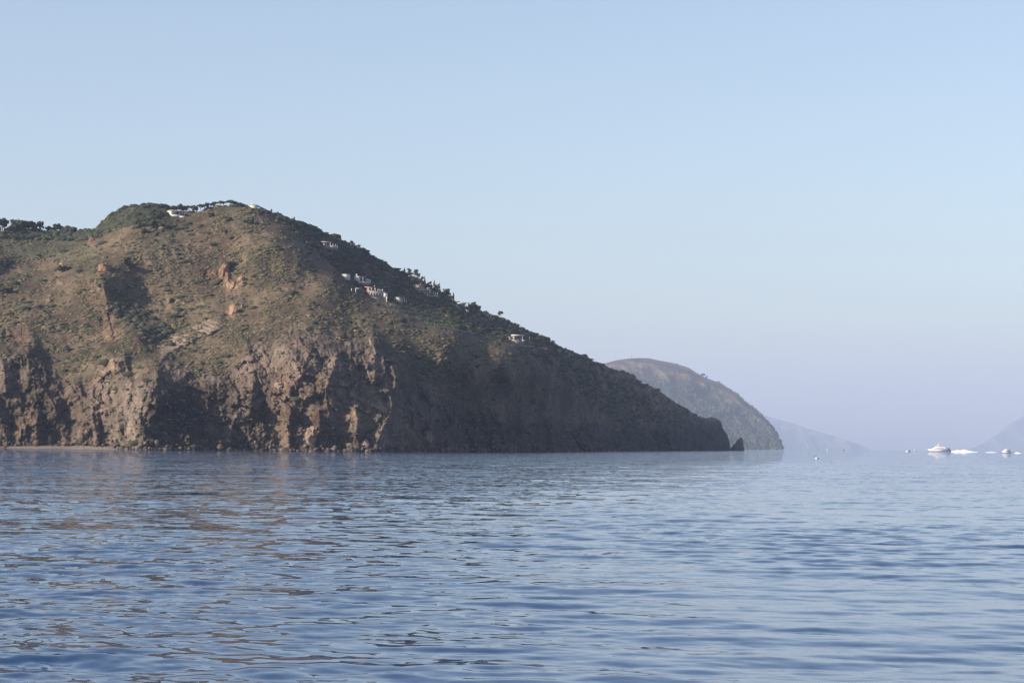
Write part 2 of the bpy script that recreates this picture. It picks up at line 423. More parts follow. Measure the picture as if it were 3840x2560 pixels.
    land = mesh_np('headland', Pall.reshape(-1, 3), grid_faces(len(Pall), len(pxs)), None, None, False,
        {'rock': pad(np.clip(rk*1.0+bm, 0, 1)).ravel(), 'green': pad(np.clip(green, 0, 1)).ravel(), 'redness': pad(rockc).ravel(),
         'field': pad(fld).ravel(), 'orange': pad(om*(1-cm)+.9*(1-smooth(15, 30, np.hypot(PX-425, (PY-1372)/1.4)))).ravel(), 'bedded': pad(bm).ravel(),
         'basalt_shade': pad(np.clip((1-smooth(20, 170, np.hypot((PX-690)/1.15, (PY-1570)/1.1)))+smooth(1480, 1800, PX)*smooth(1250, 1450, PY)*.95, 0, 1)).ravel()})
    m, tr, b = nodes('headland_ground'); N = tr.nodes; Lk = tr.links.new
    b.inputs['Roughness'].default_value = .95; b.inputs['Specular IOR Level'].default_value = .08
    g = N.new('ShaderNodeNewGeometry')
    def noise(scale, det=5, vec=None, rough=.55):
        n = N.new('ShaderNodeTexNoise'); n.inputs['Scale'].default_value = scale; n.inputs['Detail'].default_value = det
        n.inputs['Roughness'].default_value = rough
        Lk(vec or g.outputs['Position'], n.inputs['Vector']); return n.outputs['Fac']
    def ramp(src, stops):
        r = N.new('ShaderNodeValToRGB'); e = r.color_ramp.elements
        while len(e) < len(stops): e.new(.5)
        for q, (p, c) in zip(e, stops): q.position = p; q.color = tuple(c)+(1,)
        Lk(src, r.inputs[0]); return r.outputs[0]
    def at(n):
        a = N.new('ShaderNodeAttribute'); a.attribute_name = n; return a.outputs['Fac']
    def mix(f, a, c):
        x = N.new('ShaderNodeMix'); x.data_type = 'RGBA'
        Lk(f, x.inputs[0]); Lk(a, x.inputs[6]); Lk(c, x.inputs[7]); return x.outputs[2]
    def math_(op, a, c):
        x = N.new('ShaderNodeMath'); x.operation = op; x.use_clamp = op != 'MULTIPLY_X'
        for i, q in enumerate((a, c)):
            if isinstance(q, (int, float)): x.inputs[i].default_value = q
            else: Lk(q, x.inputs[i])
        return x.outputs[0]
    dry = ramp(noise(.35, 8, rough=.7), [(.3, (.055, .044, .032)), (.47, (.105, .080, .054)), (.62, (.152, .114, .076)), (.8, (.21, .165, .118))])
    scrub = ramp(noise(.5, 8, rough=.7), [(.3, (.030, .031, .021)), (.5, (.060, .057, .036)), (.7, (.105, .092, .058))])
    gf = math_('ADD', at('green'), 0.0)
    gn = N.new('ShaderNodeMath'); gn.operation = 'ADD'; Lk(gf, gn.inputs[0]); Lk(noise(.13, 8, rough=.65), gn.inputs[1])
    gsel = ramp(gn.outputs[0], [(.93, (0, 0, 0)), (1.0, (1, 1, 1))])
    gmr = N.new('ShaderNodeMapRange'); gmr.inputs[1].default_value = .92; gmr.inputs[2].default_value = 1.2
    Lk(gn.outputs[0], gmr.inputs[0])
    soil = mix(gmr.outputs[0], dry, scrub)
    # rock
    mp = N.new('ShaderNodeMapping'); mp.inputs['Scale'].default_value = (1, .6, .55); Lk(g.outputs['Position'], mp.inputs['Vector'])
    ra = ramp(noise(.22, 9, mp.outputs[0], .7), [(.28, (.050, .040, .035)), (.45, (.108, .084, .070)), (.6, (.17, .132, .107)), (.75, (.25, .20, .16))])
    rb = ramp(noise(.3, 9, mp.outputs[0], .7), [(.3, (.068, .047, .038)), (.5, (.155, .105, .080)), (.7, (.25, .175, .13))])
    rc = ramp(noise(.4, 8, mp.outputs[0], .7), [(.3, (.09, .06, .042)), (.55, (.20, .13, .088)), (.75, (.31, .21, .14))])
    rock = mix(at('redness'), ra, rb); rock = mix(at('orange'), rock, rc)
    mossn = N.new('ShaderNodeMapRange'); mossn.inputs[1].default_value = .52; mossn.inputs[2].default_value = .62; Lk(noise(.12, 7), mossn.inputs[0])
    rock2 = mix(mossn.outputs[0], rock, scrub)
    half = math_('MULTIPLY', mossn.outputs[0], .55)
    rock2 = mix(half, rock, scrub)
    sx = N.new('ShaderNodeSeparateXYZ'); Lk(g.outputs['Position'], sx.inputs[0])
    wv = N.new('ShaderNodeTexWave'); wv.bands_direction = 'Z'; wv.inputs['Scale'].default_value = .5; wv.inputs['Distortion'].default_value = 2.5
    Lk(g.outputs['Position'], wv.inputs['Vector'])
    beds = ramp(wv.outputs['Fac'], [(.2, (.13, .10, .075)), (.6, (.26, .205, .155))])
    rock2 = mix(at('bedded'), rock2, beds)
    rsel = N.new('ShaderNodeMapRange'); rsel.inputs[1].default_value = .35; rsel.inputs[2].default_value = .75
    rn = N.new('ShaderNodeMath'); rn.operation = 'MULTIPLY_ADD'; Lk(noise(.2, 6), rn.inputs[0]); rn.inputs[1].default_value = .8; rn.inputs[2].default_value = -.4
    ra2 = N.new('ShaderNodeMath'); Lk(at('rock'), ra2.inputs[0]); Lk(rn.outputs[0], ra2.inputs[1]); Lk(ra2.outputs[0], rsel.inputs[0])
    col = mix(rsel.outputs[0], soil, rock2)
    fldc = ramp(noise(.6, 6), [(.3, (.065, .068, .042)), (.7, (.12, .112, .07))])
    col = mix(at('field'), col, fldc)
    bz = N.new('ShaderNodeMix'); bz.data_type = 'RGBA'; bz.blend_type = 'MULTIPLY'; bz.inputs[7].default_value = (.20, .24, .30, 1)  # dark volcanic rock plus blue-black shade painted over the shaded cliffs
    Lk(math_('MULTIPLY', at('basalt_shade'), at('rock')), bz.inputs[0]); Lk(col, bz.inputs[6]); col = bz.outputs[2]
    tone = N.new('ShaderNodeMapRange'); tone.inputs[1].default_value = .35; tone.inputs[2].default_value = .65; tone.inputs[3].default_value = .42; tone.inputs[4].default_value = 1.28
    Lk(noise(.045, 7, mp.outputs[0], .62), tone.inputs[0])
    tv = N.new('ShaderNodeVectorMath'); tv.operation = 'SCALE'; Lk(col, tv.inputs[0]); Lk(tone.outputs[0], tv.inputs['Scale']); col = tv.outputs[0]
    # wet dark band at the waterline
    wet = N.new('ShaderNodeMapRange'); wet.inputs[1].default_value = .4; wet.inputs[2].default_value = 2.0; Lk(sx.outputs[2], wet.inputs[0])
    wc = N.new('ShaderNodeRGB'); wc.outputs[0].default_value = (.025, .02, .018, 1)
    col = mix(wet.outputs[0], wc.outputs[0], col)
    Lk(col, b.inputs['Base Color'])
    bn = N.new('ShaderNodeBump'); bn.inputs['Strength'].default_value = .9; bn.inputs['Distance'].default_value = .8
    Lk(noise(.7, 10, rough=.7), bn.inputs['Height']); Lk(bn.outputs[0], b.inputs['Normal'])
    land.data.materials.append(m)
    tag(land, kind='structure')
    return L
LAND = build_land()
def landD(px, py):
    px = np.asarray(px, float); py = np.asarray(py, float)
    L = LAND; c = np.interp(px, L.pxs, np.arange(len(L.pxs)))
    wy = np.interp(px, L.pxs, L.wy); ry = np.interp(px, L.pxs, L.ry)
    r = np.clip((py-wy)/(ry-wy), 0, 1)*(L.nr-1)
    c0 = np.clip(np.floor(c).astype(int), 0, len(L.pxs)-2); r0 = np.clip(np.floor(r).astype(int), 0, L.nr-2)
    fc, fr = c-c0, r-r0
    def bl(A): return A[r0, c0]*(1-fr)*(1-fc)+A[r0, c0+1]*(1-fr)*fc+A[r0+1, c0]*fr*(1-fc)+A[r0+1, c0+1]*fr*fc
    landD.bl = bl
    return bl(L.D)
def ground(px, py, dd=0.):
    return Vector(ray_point(px, py, float(landD(px, py))+dd).tolist())

# ------------------------------------------------------------------ blob helpers
def ico(sub=0):
    p = (1+5**.5)/2
    V = np.array([(-1,p,0),(1,p,0),(-1,-p,0),(1,-p,0),(0,-1,p),(0,1,p),(0,-1,-p),(0,1,-p),(p,0,-1),(p,0,1),(-p,0,-1),(-p,0,1)], float)
    V /= np.linalg.norm(V, axis=1)[:, None]
    Fc = [(0,11,5),(0,5,1),(0,1,7),(0,7,10),(0,10,11),(1,5,9),(5,11,4),(11,10,2),(10,7,6),(7,1,8),(3,9,4),(3,4,2),(3,2,6),(3,6,8),(3,8,9),(4,9,5),(2,4,11),(6,2,10),(8,6,7),(9,8,1)]
    for _ in range(sub):
        V = list(map(tuple, V)); cache = {}; nf = []
        def mid(a, b):
            k = (min(a, b), max(a, b))
            if k not in cache:
                q = (np.array(V[a])+np.array(V[b])); q /= np.linalg.norm(q); V.append(tuple(q)); cache[k] = len(V)-1
            return cache[k]
        for a, b, c in Fc:
            x, y, z = mid(a, b), mid(b, c), mid(c, a); nf += [(a, x, z), (b, y, x), (c, z, y), (x, y, z)]
        V, Fc = np.array(V), nf
    return np.array(V), np.array(Fc)
ICO0, ICO1, ICO2, ICO3 = ico(0), ico(1), ico(2), ico(3)
def blobs(P, Sx, Sz, base=ICO0, jit=.3, r=rng, Sy=None, rot=math.pi):
    """many jittered blobs -> V, F"""
    bv, bf = base; n = len(P); k = len(bv)
    J = 1+r.uniform(-jit, jit, (n, k))
    a = r.uniform(-rot, rot, n); ca, sa = np.cos(a), np.sin(a)
    x = bv[None, :, 0]*J; y = bv[None, :, 1]*J; z = bv[None, :, 2]*J
    Sy = Sx if Sy is None else Sy
    x = x*Sx[:, None]; y = y*Sy[:, None]
    xr = x*ca[:, None]-y*sa[:, None]; yr = x*sa[:, None]+y*ca[:, None]
    V = np.stack([xr, yr, z*Sz[:, None]], -1)+P[:, None, :]
    Fc = bf[None]+(np.arange(n)*k)[:, None, None]
    return V.reshape(-1, 3), Fc.reshape(-1, 3)
foliage = attr_mat('scrub_foliage', nscale=1.2, nvar=.3)
stone_m = attr_mat('stone', nscale=.8, nvar=.25)
pal = np.array([(.030,.034,.022),(.042,.046,.028),(.060,.060,.038),(.082,.074,.048),(.112,.094,.058),(.145,.115,.07)])
def sample_land(n, y0=0, seed=3):
    r = np.random.default_rng(seed)
    px = r.uniform(-60, 2735, n*2); wy = np.interp(px, LAND.pxs, LAND.wy); ry = np.interp(px, LAND.pxs, LAND.ry)
    py = r.uniform(740, 1690, n*2)
    m = (py > ry-1) & (py < wy-22); px, py = px[m], py[m]
    return px, py, r
def build_scrub():
    px, py, r = sample_land(110000)
    D = landD(px, py); gr = landD.bl(LAND.green); rk = landD.bl(LAND.rk); sh = landD.bl(LAND.shade)
    nz = fbm(px/1., py*1.9, px*0, 70, 5, gain=.7)
    p = np.clip(.24+2.1*nz+.35*(gr-.5), .05, 1)*(1-.8*rk)
    p = np.where(sh > .5, np.clip(p*1.2+.22, .1, .75)*(1-.6*rk), p)
    keep = r.uniform(size=len(px)) < p*.75
    px, py, D, gr, sh, rk = [a[keep] for a in (px, py, D, gr, sh, rk)]
    P = ray_point(px, py, D); n = len(px)
    big = r.uniform(size=n) < .035+.13*sh
    s = np.exp(r.normal(-.72, .32, n))*(1+.45*sh)*np.where(big, 2.1, 1); s = np.clip(s, .25, 2.6)
    P[:, 2] += s*.15
    V, Fc = blobs(P, s*r.uniform(1.1, 2.2, n), s*r.uniform(.5, .8, n), ICO0, .36, r, s, .35)
    ci = np.clip((r.normal(3.9, 1.2, n)-1.5*sh-2.0*(s-.5)), 0, 5).astype(int)  # dark scrub of the right flank, with its shade painted into the tints
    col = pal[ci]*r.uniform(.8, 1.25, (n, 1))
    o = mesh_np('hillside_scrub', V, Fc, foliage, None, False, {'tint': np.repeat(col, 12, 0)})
    tag(o, 'low olive and brown scrub scattered over the whole headland', 'scrub', kind='stuff'); print('scrub', n)
build_scrub()
def build_stones():
    px, py, r = sample_land(14000, seed=9)
    D = landD(px, py); rk = landD.bl(LAND.rk); sh = landD.bl(LAND.shade)
    keep = r.uniform(size=len(px)) < np.clip(.22+.12*rk-.1*sh, 0, 1)
    px, py, D, rk = px[keep], py[keep], D[keep], rk[keep]; n = len(px)
    P = ray_point(px, py, D)
    s = np.clip(np.exp(r.normal(-1.35, .4, n)), .12, .7)
    V, Fc = blobs(P, s, s*r.uniform(.7, 1.2, n), ICO0, .25, r)
    col = np.array([(.17, .13, .10)])*r.uniform(.5, 1.5, (n, 1))*np.stack([np.ones(n), r.uniform(.9, 1.02, n), r.uniform(.85, 1.1, n)], -1)
    o = mesh_np('loose_stones', V, Fc, stone_m, None, False, {'tint': np.repeat(col, 12, 0)})
    tag(o, 'loose brown stones and small crags strewn over the hillside and cliffs', 'stones', kind='stuff')
    # rubble along the waterline
    n = 1300; px = np.r_[r.uniform(-40, 1750, n-300), r.uniform(1700, 2735, 300)]
    n = len(px); Ds = shoreD(px); py = water_y(px)-r.exponential(9, n)+3
    D = landD(px, py)-r.uniform(0, 5, n)
    P = ray_point(px, py, D); s = np.clip(np.exp(r.normal(-.6, .6, n)), .2, 1.7)
    V, Fc = blobs(P, s, s*r.uniform(.6, 1.3, n), ICO0, .25, r)
    col = np.array([(.085, .068, .058)])*r.uniform(.4, 1.7, (n, 1))
    o = mesh_np('shore_rubble', V, Fc, stone_m, None, False, {'tint': np.repeat(col, 12, 0)})
    tag(o, 'dark fallen rubble along the foot of the sea cliffs', 'rubble', kind='stuff')
build_stones()

# ------------------------------------------------------------------ beach under the left cliffs
def build_beach():
    px = np.linspace(-880, 600, 220); Ds = shoreD(px)
    wid = 1-smooth(380, 600, px); wid = wid*(.75+.25*smooth(0,200,px))
    rows = []
    for k, (f, z) in enumerate([(-.15, -1.0), (.0, -.15), (.12, .25), (.3, .6), (.6, 1.15), (1.0, 1.5), (1.25, 2.1)]):
        D = Ds-8-14*wid*(1-f)+ (1-wid)*9
        P = ray_point(px, 1680+px*0, D); P[:, 2] = z*(.3+.7*wid)-(1-wid)*.9+.12*perlin(px/9, px*0+k, px*0)
        rows.append(P)
    V = np.array(rows)
    o = mesh_np('beach', V.reshape(-1, 3), grid_faces(len(rows), len(px)), plain('beach_shingle', (.15, .125, .108), .95, .35, .7, .4), None, True)
    tag(o, kind='structure')
build_beach()

# ------------------------------------------------------------------ rocks as things
def rock(name, label, c, size, tint, seed, group=None, parent=None, cat='rock', ridged=.3, base=ICO3, boxy=.55):
    r = np.random.default_rng(seed); v = base[0].copy()
    # push towards a box so faces are blocky, then crack it
    cube = v/np.max(np.abs(v), axis=1)[:, None]*.8
    v = v*(1-boxy)+cube*boxy
    o3 = r.uniform(0, 50, 3)
    fv = facets(v+o3, .75, ridged*1.3, ridged*.9)+facets(v+o3, .3, ridged*.5, ridged*.45, 7)
    v = v*(1+fv)[:, None]
    for _ in range(9):
        nn = r.normal(size=3); nn /= np.linalg.norm(nn); dd_ = r.uniform(.62, .9)
        ex = np.maximum(v@nn-dd_, 0); v = v-ex[:, None]*nn
    V = v*np.array(size)+np.array(c)
    f = fbm(v[:, 0]*2, v[:, 1]*2, v[:, 2]*2, 1, 3)
    col = np.array(tint)*(.78 if max(tint) > .25 else 1)*(1+.5*f)[:, None]
    o = mesh_np(name, V, base[1], stone_m, parent, False, {'tint': col})
    if label: tag(o, label, cat, group)
    return o
def m_px(px, py): return float(landD(px, py))/F
def crag(label, px, py, w, h, tint, seed, push=1.0, cat='rock outcrop'):
    s = m_px(px, py); c = ground(px, py, 1.0*push)
    return rock('rock_outcrop', label, c, (w*s/2, w*s/2*.8+1, h*s/2), tint, seed, cat=cat)
OR = (.235, .145, .095)
crag('tall orange crag high on the sunlit slope with deep shade on its right', 842, 1030, 42, 90, OR, 1, 2.2)
crag('orange rock knob just left of the tall orange crag', 806, 1026, 22, 32, OR, 2)
crag('small leftmost orange boulder left of the tall orange crag', 776, 1048, 20, 22, OR, 3)
crag('pale orange broken rocks at the lower right of the tall orange crag', 872, 1078, 42, 38, (.40, .27, .18), 4)
crag('orange rock right of the tall crag, uppermost in the right pair', 905, 1052, 30, 34, OR, 5)
crag('rounded brown crag on the slope below the orange crags', 878, 1172, 46, 58, (.30, .19, .13), 6)
crag('slim brown pinnacle leaning against the rounded crag below the orange crags', 908, 1155, 14, 44, (.30, .20, .14), 7)
crag('reddish crag below the saddle left of the summit', 343, 905, 26, 40, (.26, .14, .10), 8)
crag('yellow ochre rock face standing in the lower left scrub', 427, 1372, 28, 58, (.30, .225, .14), 9)
crag('small pinkish boulder in the scrub left of the flat topped rock', 247, 972, 12, 10, (.42, .29, .22), 10)
crag('pair of low pink rocks behind the round dark bush on the left slope', 232, 992, 18, 12, (.38, .26, .2), 11)
crag('low pale boulder lying on the left slope above the cliffs', 96, 1098, 26, 12, (.36, .26, .2), 12)
crag('small orange boulder on the slope right of the gully', 735, 1112, 18, 12, (.36, .24, .16), 13)
crag('brown boulder below the small orange boulder right of the gully', 692, 1138, 15, 12, (.30, .21, .16), 14)
crag('square pale rock stuck in the dark recess of the left cliffs', 433, 1455, 18, 20, (.38, .25, .18), 15)
crag('pale pointed sea rock standing on the left beach', 188, 1652, 18, 44, (.24, .19, .12), 16)
crag('sunlit brown knob at the top of the steep middle cliff', 1395, 1285, 26, 46, (.26, .19, .14), 17)
crag('horned brown crag above the dark middle gully', 1050, 1448, 46, 42, (.22, .16, .12), 18)
crag('lit brown rock pillar rising from the sea below the right gully', 1602, 1635, 38, 84, (.22, .155, .13), 19)
crag('lone pale rock at the water near the shaded right cliffs', 1850, 1678, 16, 18, (.30, .21, .16), 20)
crag('leaning brown rock at the water below the shaded middle cliff', 882, 1672, 18, 26, (.32, .2, .15), 21)
crag('large brown arch shaped rock at the sea by the middle cliff', 1172, 1640, 52, 96, (.20, .15, .115), 22)
crag('pale sea boulder cluster left of the lit rock pillar', 1435, 1665, 22, 44, (.22, .17, .15), 23)
crag('rounded grey sea boulder between the arch rock and the boulder cluster', 1370, 1662, 30, 40, (.2, .16, .145), 24)
# flat topped block on the left spur
s = m_px(395, 1010); c = ground(392, 1010, 0.5)
rock('rock_outcrop', 'square flat topped brown rock on the left spur casting a long shadow', c, (60*s/2, 5.5, 44*s/2), (.17, .105, .075), 31, cat='rock outcrop', boxy=.95, ridged=.16)
# sea stack off the point
def sea_stack():
    D = 2620; px = [2741,2746,2752,2760,2768,2775,2779,2785,2787,2789,2789]; py = [1672,1668,1660,1655,1646,1641,1639,1648,1653,1672,1690]
    s = D/F; b = ray_point(2765, 1690, D); V = []; r = np.random.default_rng(5); nb = 14
    nl = 16
    left = np.interp(np.linspace(0, 1, nl), [0, .35, .6, .8, .93, 1], [2736, 2743, 2756, 2766, 2774, 2777]); right = np.interp(np.linspace(0, 1, nl), [0, .4, .75, .9, 1], [2791, 2789, 2787, 2784, 2780])
    for k in range(nl):
        y = 1696+(1638-1696)*k/(nl-1)
        a = ray_point(left[k], y, D); c = ray_point(right[k], y, D); mid = (a+c)/2; hw = np.linalg.norm(c-a)/2
        for j in range(nb):
            th = 2*math.pi*j/nb; q = 1+.16*float(perlin(np.array([math.cos(th)*1.5+3]), np.array([math.sin(th)*1.5]), np.array([k*.5]))[0])*2
            V.append(mid+np.array([math.cos(th)*hw*q, math.sin(th)*(hw*.9+1)*q, r.normal(0, .25)]))
    i = np.arange(nl*nb).reshape(nl, nb); Fq = []
    for k in range(nl-1):
        for j in range(nb): Fq.append((i[k, j], i[k, (j+1) % nb], i[k+1, (j+1) % nb], i[k+1, j]))
    n0 = len(V); V.append(np.mean(V[-nb:], axis=0))
    for j in range(nb): Fq.append((i[-1, j], i[-1, (j+1) % nb], n0, n0))
    Fq = np.array(Fq); tri = []
    for q in Fq:
        tri.append((q[0], q[1], q[2]))
        if q[3] != q[2]: tri.append((q[0], q[2], q[3]))
    col = np.tile((.10, .075, .06), (len(V), 1))*(1+.4*r.uniform(-1, 1, (len(V), 1)))
    o = mesh_np('sea_stack', np.array(V), np.array(tri), stone_m, None, False, {'tint': col})
    tag(o, 'dark pointed sea stack standing in the water off the tip of the headland', 'sea stack')
sea_stack()

# ------------------------------------------------------------------ vegetation things
bark = plain('bark', (.16, .11, .08), .9, .2, 2.)
def tube(pts, rad, n=6):
    V, Fq = [], []
    pts = [Vector(p) for p in pts]
    for i, p in enumerate(pts):
        d = (pts[min(i+1, len(pts)-1)]-pts[max(i-1, 0)]).normalized()
        a = d.orthogonal().normalized(); b = d.cross(a)
        for j in range(n):
            th = 2*math.pi*j/n; V.append(p+(a*math.cos(th)+b*math.sin(th))*rad[i])
    for i in range(len(pts)-1):
        for j in range(n):
            Fq.append((i*n+j, i*n+(j+1) % n, (i+1)*n+(j+1) % n, (i+1)*n+j))
    return V, Fq
def join(parts):
    V, Fq = [], []
    for v, f in parts:
        o = len(V); V += [tuple(q) for q in v]; Fq += [tuple(i+o for i in q) for q in f]
    return V, Fq
def crown(kind, w, h, r, tint, n=None):
    """clumps in the crown volume + small leaf faces at the rim; local, origin at crown centre bottom"""
    if kind == 'umbrella':
        n = n or 46; a = r.uniform(0, 2*math.pi, n); q = np.sqrt(r.uniform(0, 1, n))
        P = np.stack([q*np.cos(a)*w*.46, q*np.sin(a)*w*.46, h*(.25+.55*(1-q**2))*r.uniform(.75, 1.1, n)], -1); s = w*r.uniform(.09, .16, n); sz = s*.55
    elif kind == 'cone':
        n = n or 40; t = r.uniform(0, 1, n)**1.2; a = r.uniform(0, 2*math.pi, n); q = (1-t)**.8*np.sqrt(r.uniform(.2, 1, n))
        P = np.stack([q*np.cos(a)*w*.42, q*np.sin(a)*w*.42, t*h*.95+.03*h], -1); s = w*r.uniform(.12, .2, n)*(1.1-.6*t); sz = s*1.5
    else:
        n = n or 56; u = r.normal(size=(n, 3)); u /= np.linalg.norm(u, axis=1)[:, None]; q = r.uniform(.3, 1, n)**.6
        nl = 6; lob = np.stack([r.uniform(-.34, .34, nl)*w, r.uniform(-.3, .3, nl)*w, h*np.r_[.74, r.uniform(.28, .72, nl-1)]], -1); li = r.integers(0, nl, n); lr_ = r.uniform(.16, .26, nl)
        P = lob[li]+u*q[:, None]*np.stack([w*lr_[li], w*lr_[li], h*lr_[li]*.75], -1); s = w*r.uniform(.07, .15, n); sz = s*.8
    V, Fc = blobs(P, s, sz, ICO0, .38, r)
    col = np.array(tint)*r.uniform(.65, 1.45, (n, 1)); col = np.repeat(col, 12, 0)
    m = 260; idx = r.integers(0, n, m); u = r.normal(size=(m, 3)); u /= np.linalg.norm(u, axis=1)[:, None]
    c = P[idx]+u*np.stack([s[idx], s[idx], sz[idx]], -1)*r.uniform(.9, 1.35, (m, 1)); ls = w*.035
    T = c[:, None, :]+r.normal(0, ls, (m, 3, 3)); nv = len(V)
    V = np.vstack([V, T.reshape(-1, 3)]); Fc = np.vstack([Fc, nv+np.arange(m*3).reshape(m, 3)])
    col = np.vstack([col, np.repeat(np.array(tint)*r.uniform(.7, 1.6, (m, 1)), 3, 0)])
    return V, Fc, col
DG = (.034, .040, .025); MG = (.055, .060, .035)
seed_ = [100]
def tree(name, label, px, top, base, wpx, kind='round', tint=DG, group=None, cat='tree', trunk_frac=None, lean=0., dd=0., under=False):
    seed_[0] += 1; r = np.random.default_rng(seed_[0])
    b = ground(px, base, dd); s = float(landD(px, base)+dd)/F
    H = (base-top)*s; w = wpx*s
    t = bpy.data.objects.new(name, None); C.objects.link(t); t.location = b; tag(t, label, cat, group)
    tf = trunk_frac if trunk_frac is not None else {'umbrella': .5, 'round': .22, 'cone': .06}[kind]
    ch = H*(1-tf); z0 = H*tf
    V, Fc, col = crown(kind, w, ch, r, tint); V = V+np.array([lean*w, 0, z0])
    mesh_np('crown', V, Fc, foliage, t, False, {'tint': col})
    tr = max(.14, w*.03)
    parts = [tube([(0, 0, -1.5), (lean*w*.4, 0, z0*.6), (lean*w*.9, 0, z0+ch*.35)], [tr*1.3, tr, tr*.6])]
    nb = 5 if kind != 'cone' else 0
    for k in range(nb):
        a = 2*math.pi*k/nb+r.uniform(-.4, .4); q = w*.33
        parts.append(tube([(lean*w*.5, 0, z0*.7), (lean*w+math.cos(a)*q*.6, math.sin(a)*q*.6, z0+ch*.15), (lean*w+math.cos(a)*q, math.sin(a)*q, z0+ch*.45)], [tr*.6, tr*.45, tr*.25], 5))
    v, f = join(parts); mesh_np('trunk', v, f, bark, t)
    return t
g = 'pines beside the house on the far left saddle'
tree('pine_tree', 'dark pine at the very left edge of the photo behind a pale porch', 8, 819, 868, 60, 'round', group=g)
tree('pine_tree', 'broad round topped pine, tallest of the left saddle trees', 68, 822, 868, 66, 'round', trunk_frac=.2, group=g)
tree('pine_tree', 'pine squeezed between the broad round pine and the flat topped pine', 97, 831, 870, 50, 'round', group=g, trunk_frac=.16)
tree('pine_tree', 'flat topped pine in the middle of the left saddle trees', 126, 828, 871, 58, 'round', group=g, trunk_frac=.2)
tree('pine_tree', 'ragged leaning pine at the right end of the saddle clump', 152, 827, 869, 40, 'round', lean=.12, group=g, trunk_frac=.1)
tree('pine_tree', 'lone small round pine right of the saddle clump', 210, 839, 868, 38, 'round', group=g, trunk_frac=.15)
tree('pine_tree', 'low pine shrub leaning on the lone small round pine', 188, 849, 868, 36, 'round', group=g)
g = 'umbrella pines along the summit ridge'
UG = (.040, .044, .028)
for k, (px, top, base, wp, lb) in enumerate([
    (645,772,800,26,'small pine directly above the roof of the white summit villa'),
    (672,766,798,44,'dense dark pine behind the right half of the white summit villa'),
    (697,768,798,34,'second dense pine, right behind the chimney of the summit villa'),
    (720,769,797,40,'dense pine over the bare terrace right of the summit villa'),
    (738,771,795,24,'narrow dense pine closing the clump right of the villa')]):
    tree('pine_tree', lb, px, top, base, wp, 'round', UG, g, trunk_frac=.12, dd=14)
for k, (px, top, base, wp, lb) in enumerate([
    (752,765,793,32,'first and lowest umbrella pine left of the crest row'),
    (768,765,790,28,'umbrella pine half hidden behind the upright ragged pine'),
    (790,762,781,26,'flat umbrella pine just right of the upright ragged pine'),
    (804,756,777,24,'umbrella pine with a wide gap to its right on the crest'),
    (826,753,776,28,'tallest umbrella pine of the crest row'),
    (838,754,775,22,'last umbrella pine at the right end of the crest row')]):
    tree('umbrella_pine', lb, px, top, base, wp, 'umbrella', UG, g, 'tree', trunk_frac=.55)
tree('pine_tree', 'upright ragged pine standing taller in the crest row', 777, 758, 785, 18, 'round', UG, g, trunk_frac=.3)
tree('umbrella_pine', 'windswept umbrella pine heading the sloping hedge left of the domed house', 864, 750, 772, 34, 'umbrella', UG, g, trunk_frac=.55)
tree('hedge', 'sloping windswept hedge tailing off towards the domed house', 884, 753, 772, 36, 'round', UG, None, 'hedge', trunk_frac=.05)
tree('hedge', 'low tail end of the windswept hedge left of the domed house', 906, 760, 773, 34, 'round', UG, None, 'hedge', trunk_frac=.02)
# palms
def palm(label, px, top, base, wpx):
    b = ground(px, base); s = float(landD(px, base))/F; H = (base-top)*s; w = wpx*s
    t = bpy.data.objects.new('palm_tree', None); C.objects.link(t); t.location = b; tag(t, label, 'palm', 'palms below the domed house')
    v, f = tube([(0, 0, -1), (.1, 0, H*.4), (0, 0, H*.72)], [.35, .25, .22]); mesh_np('trunk', v, f, bark, t)
    V, Fc, col = [], [], []
    r = np.random.default_rng(int(px))
    for k in range(26):
        a = r.uniform(0, 2*math.pi); el = r.uniform(-.5, 1.2); L = w*.5
        d = Vector((math.cos(a)*math.cos(el), math.sin(a)*math.cos(el), math.sin(el))); side = Vector((-math.sin(a), math.cos(a), 0))*L*.13
        p = Vector((0, 0, H*.72)); n0 = len(V)
        for q in range(5):
            u = q/4; c = p+d*L*u+Vector((0, 0, -L*.45*u*u)); ww = side*math.sin(math.pi*min(.95, u+.12))
            V += [c-ww, c+ww]
        for q in range(4): Fc.append((n0+2*q, n0+2*q+1, n0+2*q+3, n0+2*q+2))
    mesh_np('crown', [tuple(v) for v in V], Fc, foliage, t, False, {'tint': np.tile(DG, (len(V), 1))})
palm('left palm tree on the ridge just right of the domed house', 1018, 781, 801, 16)
palm('right and lower palm tree on the ridge beyond the domed house', 1042, 791, 810, 15)
tree('ridge_shrub', 'tiny isolated shrub sticking up on the ridge below the palms', 1103, 812, 826, 8, 'round', cat='shrub')
g = 'tall trees around the pink house'
